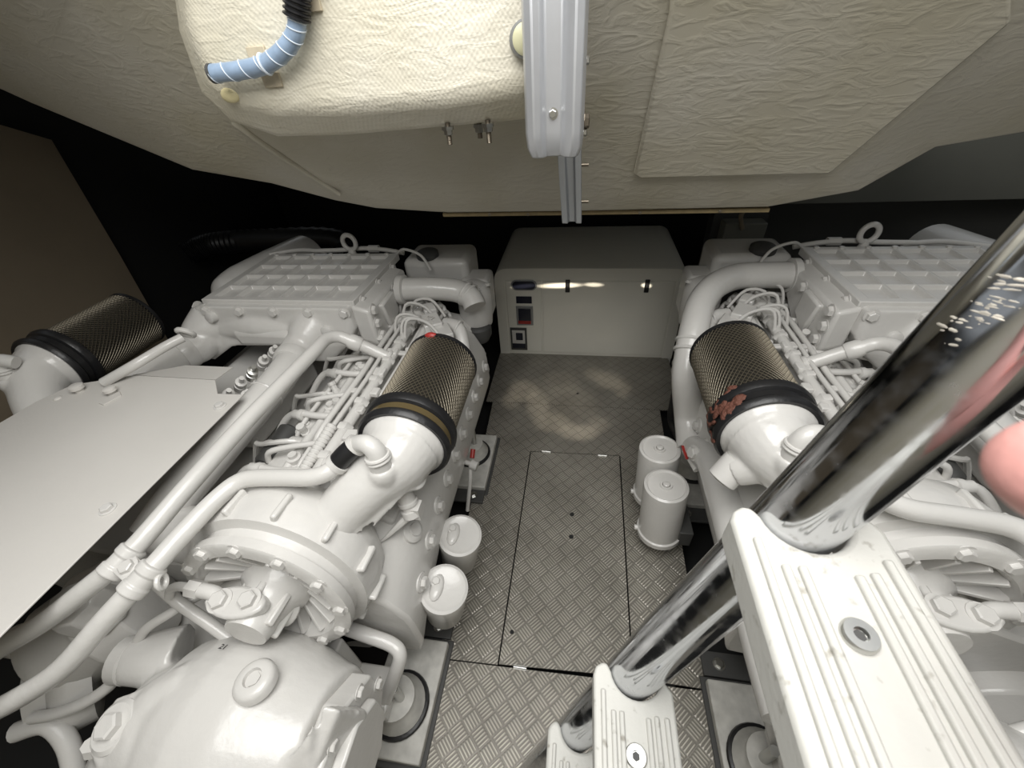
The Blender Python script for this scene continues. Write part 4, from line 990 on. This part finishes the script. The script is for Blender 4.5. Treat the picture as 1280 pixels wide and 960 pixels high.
def tread(z, x0, x1, yr):
    """ribbed plank along Y, notched round the stringer"""
    xc = (x0 + x1) / 2; wd = x1 - x0; y1 = yr + .004; y0 = -.30
    rp = railpt(z, .172)
    out = [(x0, y0)] + [(x1, y0)] 
    # far end with a rounded notch around the tube
    far = [(x1, y1 - .012), (x1 - .004, y1 - .004), (x1 - .012, y1)]
    rn = .0275
    nx0, nx1 = rp.x - rn, rp.x + rn
    arc = [(rp.x + rn * math.cos(a), rp.y + rn * math.sin(a)) for a in [(-8 - 164 * i / 14) * PI / 180 for i in range(15)]]
    if nx1 < x1 - .006: far2 = far + [(min(nx1 + .006, x1 - .013), y1)]
    else: far2 = []
    left = [(max(nx0 - .004, x0 + .010), y1), (x0 + .010, y1), (x0 + .003, y1 - .004), (x0, y1 - .012)]
    poly = [(x0, y0), (x1, y0)] + (far if nx1 < x1 - .012 else [(x1, y1 - .02)]) + arc + left
    k = MB(); k.prism([(x, y, z - .032) for x, y in poly], (0, 0, .032)); t = k.build('tread', M['tread'], lad, bevel=.005, seg=3)
    for i, fx in enumerate((.12, .24, .34, .66, .76, .88)):
        yend = y1 - (.016 + (.010 if fx < .5 else .018) * 1.0 + (.012 if .3 < fx < .7 else 0))
        if abs(x0 + fx * wd - rp.x) < rn + .004: yend = min(yend, rp.y - rn - .012)
        k = MB(); k.bar((x0 + fx * wd, y0 + .01, z + .0005), (x0 + fx * wd, yend, z + .0005), .0052, .0056); k.build('rib', M['tread'], t, bevel=.0015)
    return t
t1 = tread(1.29, .113, .209, .19)
t2 = tread(1.0, .036, .121, .172)
t3 = tread(.78, -.016, .072, .158)
def tbolt(u, v, z, t, r):
    p = U(u, v, z); k = MB(); k.lathe(p, (0, 0, 1), [(0, r), (.0025, r), (.004, r * .9), (.004, r * .42), (.001, r * .40)], 28); bb = k.build('cap_screw', M['steel'], t)
    k = MB(); k.lathe(p, (0, 0, 1), [(0, r * .36), (.0018, r * .36)], 6); k.build('hex_socket', M['darkgrey'], bb)
tbolt(1073, 796, 1.29, t1, .0092); tbolt(795, 946, 1.0, t2, .0105)

# ================================================================== DARK BACKGROUND ITEMS
def corr(pts, r, name, label, cat, grp=None):
    k = MB(); n = 90; P = [along(pts, i / n)[0] for i in range(n + 1)]
    k.tube(P, [r if i % 2 else r * .9 for i in range(n + 1)], 18, smooth=False); return tag(k.build(name, M['black'], None), label, cat, grp)
ehp = [UY(235, 318, 2.2), UY(250, 310, 2.25), UY(275, 304, 2.3), UY(330, 300, 2.35), UY(420, 300, 2.4), UY(450, 330, 2.3), UY(455, 350, 1.9)]
k = MB(); P_ = [along(ehp, i / 90)[0] for i in range(91)]; k.tube(P_, [.07 if i % 2 else .063 for i in range(91)], 18, smooth=False); k.build('exhaust_hose', M['black'], engL)
k = MB(); c = UY(160, 360, 1.95); k.lathe(c + V((0, .2, -.05)), (0, -1, 0), [(0, .11), (.16, .11), (.18, .09)], 28); k.lathe(c + V((0, .02, -.05)), (0, -1, 0), [(0, .05), (.05, .05)], 18)
tag(k.build('dark_drum', M['black'], None), 'black drum by the hull lining behind the far left air filter', 'drum')
cb0 = ([UX(850, 470, .50), UX(843, 500, .50), UX(840, 525, .51), UX(850, 548, .52), UX(866, 560, .55)])
k = MB(); k.tube(cb0, .022, 14, 6); k.build('black_hose_loop', M['black'], engR)
jb = thing('junction_box', 'small beige box on the bulkhead behind the right engine', 'box', UY(932, 300, 2.55))
a, c = UY(905, 283, 2.55), UY(952, 300, 2.55); k = MB(); k.box(((a.x + c.x) / 2, 2.58, a.z - .05), (abs(c.x - a.x), .1, .14)); k.build('case', M['wallgrey'], jb, bevel=.006)
k = MB(); k.tube([UY(928, 286, 2.52), UY(926, 272, 2.50), UY(930, 262, 2.5)], .012, 10, 5); k.build('cable', M['wallbeige'], jb)
k = MB(); k.box(((a.x + c.x) / 2, 2.70, .35), (.3, .1, 1.0)); k.build('stand', M['darkgrey'], jb)

# ================================================================== HAND at the lens edge
hand = thing('hand', 'pink fingertip of the photographer at the right edge of the frame', 'hand', UD(1420, 640, .12))
def camp(x, y, d): return EYE + RW @ V((x, y, d))
def hand_mesh():
    # one vertex per joint, rooted at the wrist
    J = [((.275, .130, .165), .024, -1), ((.242, .108, .138), .027, 0), ((.212, .088, .118), .027, 1),
         ((.176, .056, .096), .0110, 2), ((.136, .036, .077), .0100, 3), ((.100, .022, .0630), .0094, 4), ((.0775, .0125, .0565), .0088, 5), ((.0690, .0095, .0550), .0068, 6),
         ((.180, .074, .098), .0105, 2), ((.152, .064, .074), .0094, 8), ((.160, .054, .052), .0086, 9), ((.168, .050, .040), .0078, 10),
         ((.188, .094, .102), .0102, 2), ((.162, .086, .080), .0090, 12), ((.166, .076, .058), .0082, 13), ((.174, .072, .046), .0075, 14),
         ((.200, .112, .108), .0096, 2), ((.178, .108, .088), .0080, 16), ((.180, .098, .070), .0072, 17), ((.186, .094, .060), .0066, 18),
         ((.236, .070, .112), .0130, 1), ((.226, .044, .094), .0112, 20), ((.210, .026, .078), .0098, 21), ((.198, .018, .070), .0085, 22)]
    me = bpy.data.meshes.new('skin'); base = camp(*J[0][0])
    me.from_pydata([camp(*p) - base for p, r, k in J], [(i, k) for i, (p, r, k) in enumerate(J) if k >= 0], [])
    o = bpy.data.objects.new('skin', me); COL.objects.link(o); place(o, base, hand)
    me.materials.append(M['skin'])
    sm = o.modifiers.new('skin', 'SKIN'); sm.use_smooth_shade = True
    for i, (p, r, k) in enumerate(J):
        sv = me.skin_vertices[0].data[i]; sv.radius = (r, r); sv.use_root = (i == 0)
    o.modifiers.new('subd', 'SUBSURF').render_levels = 3
    return o
hand_mesh()
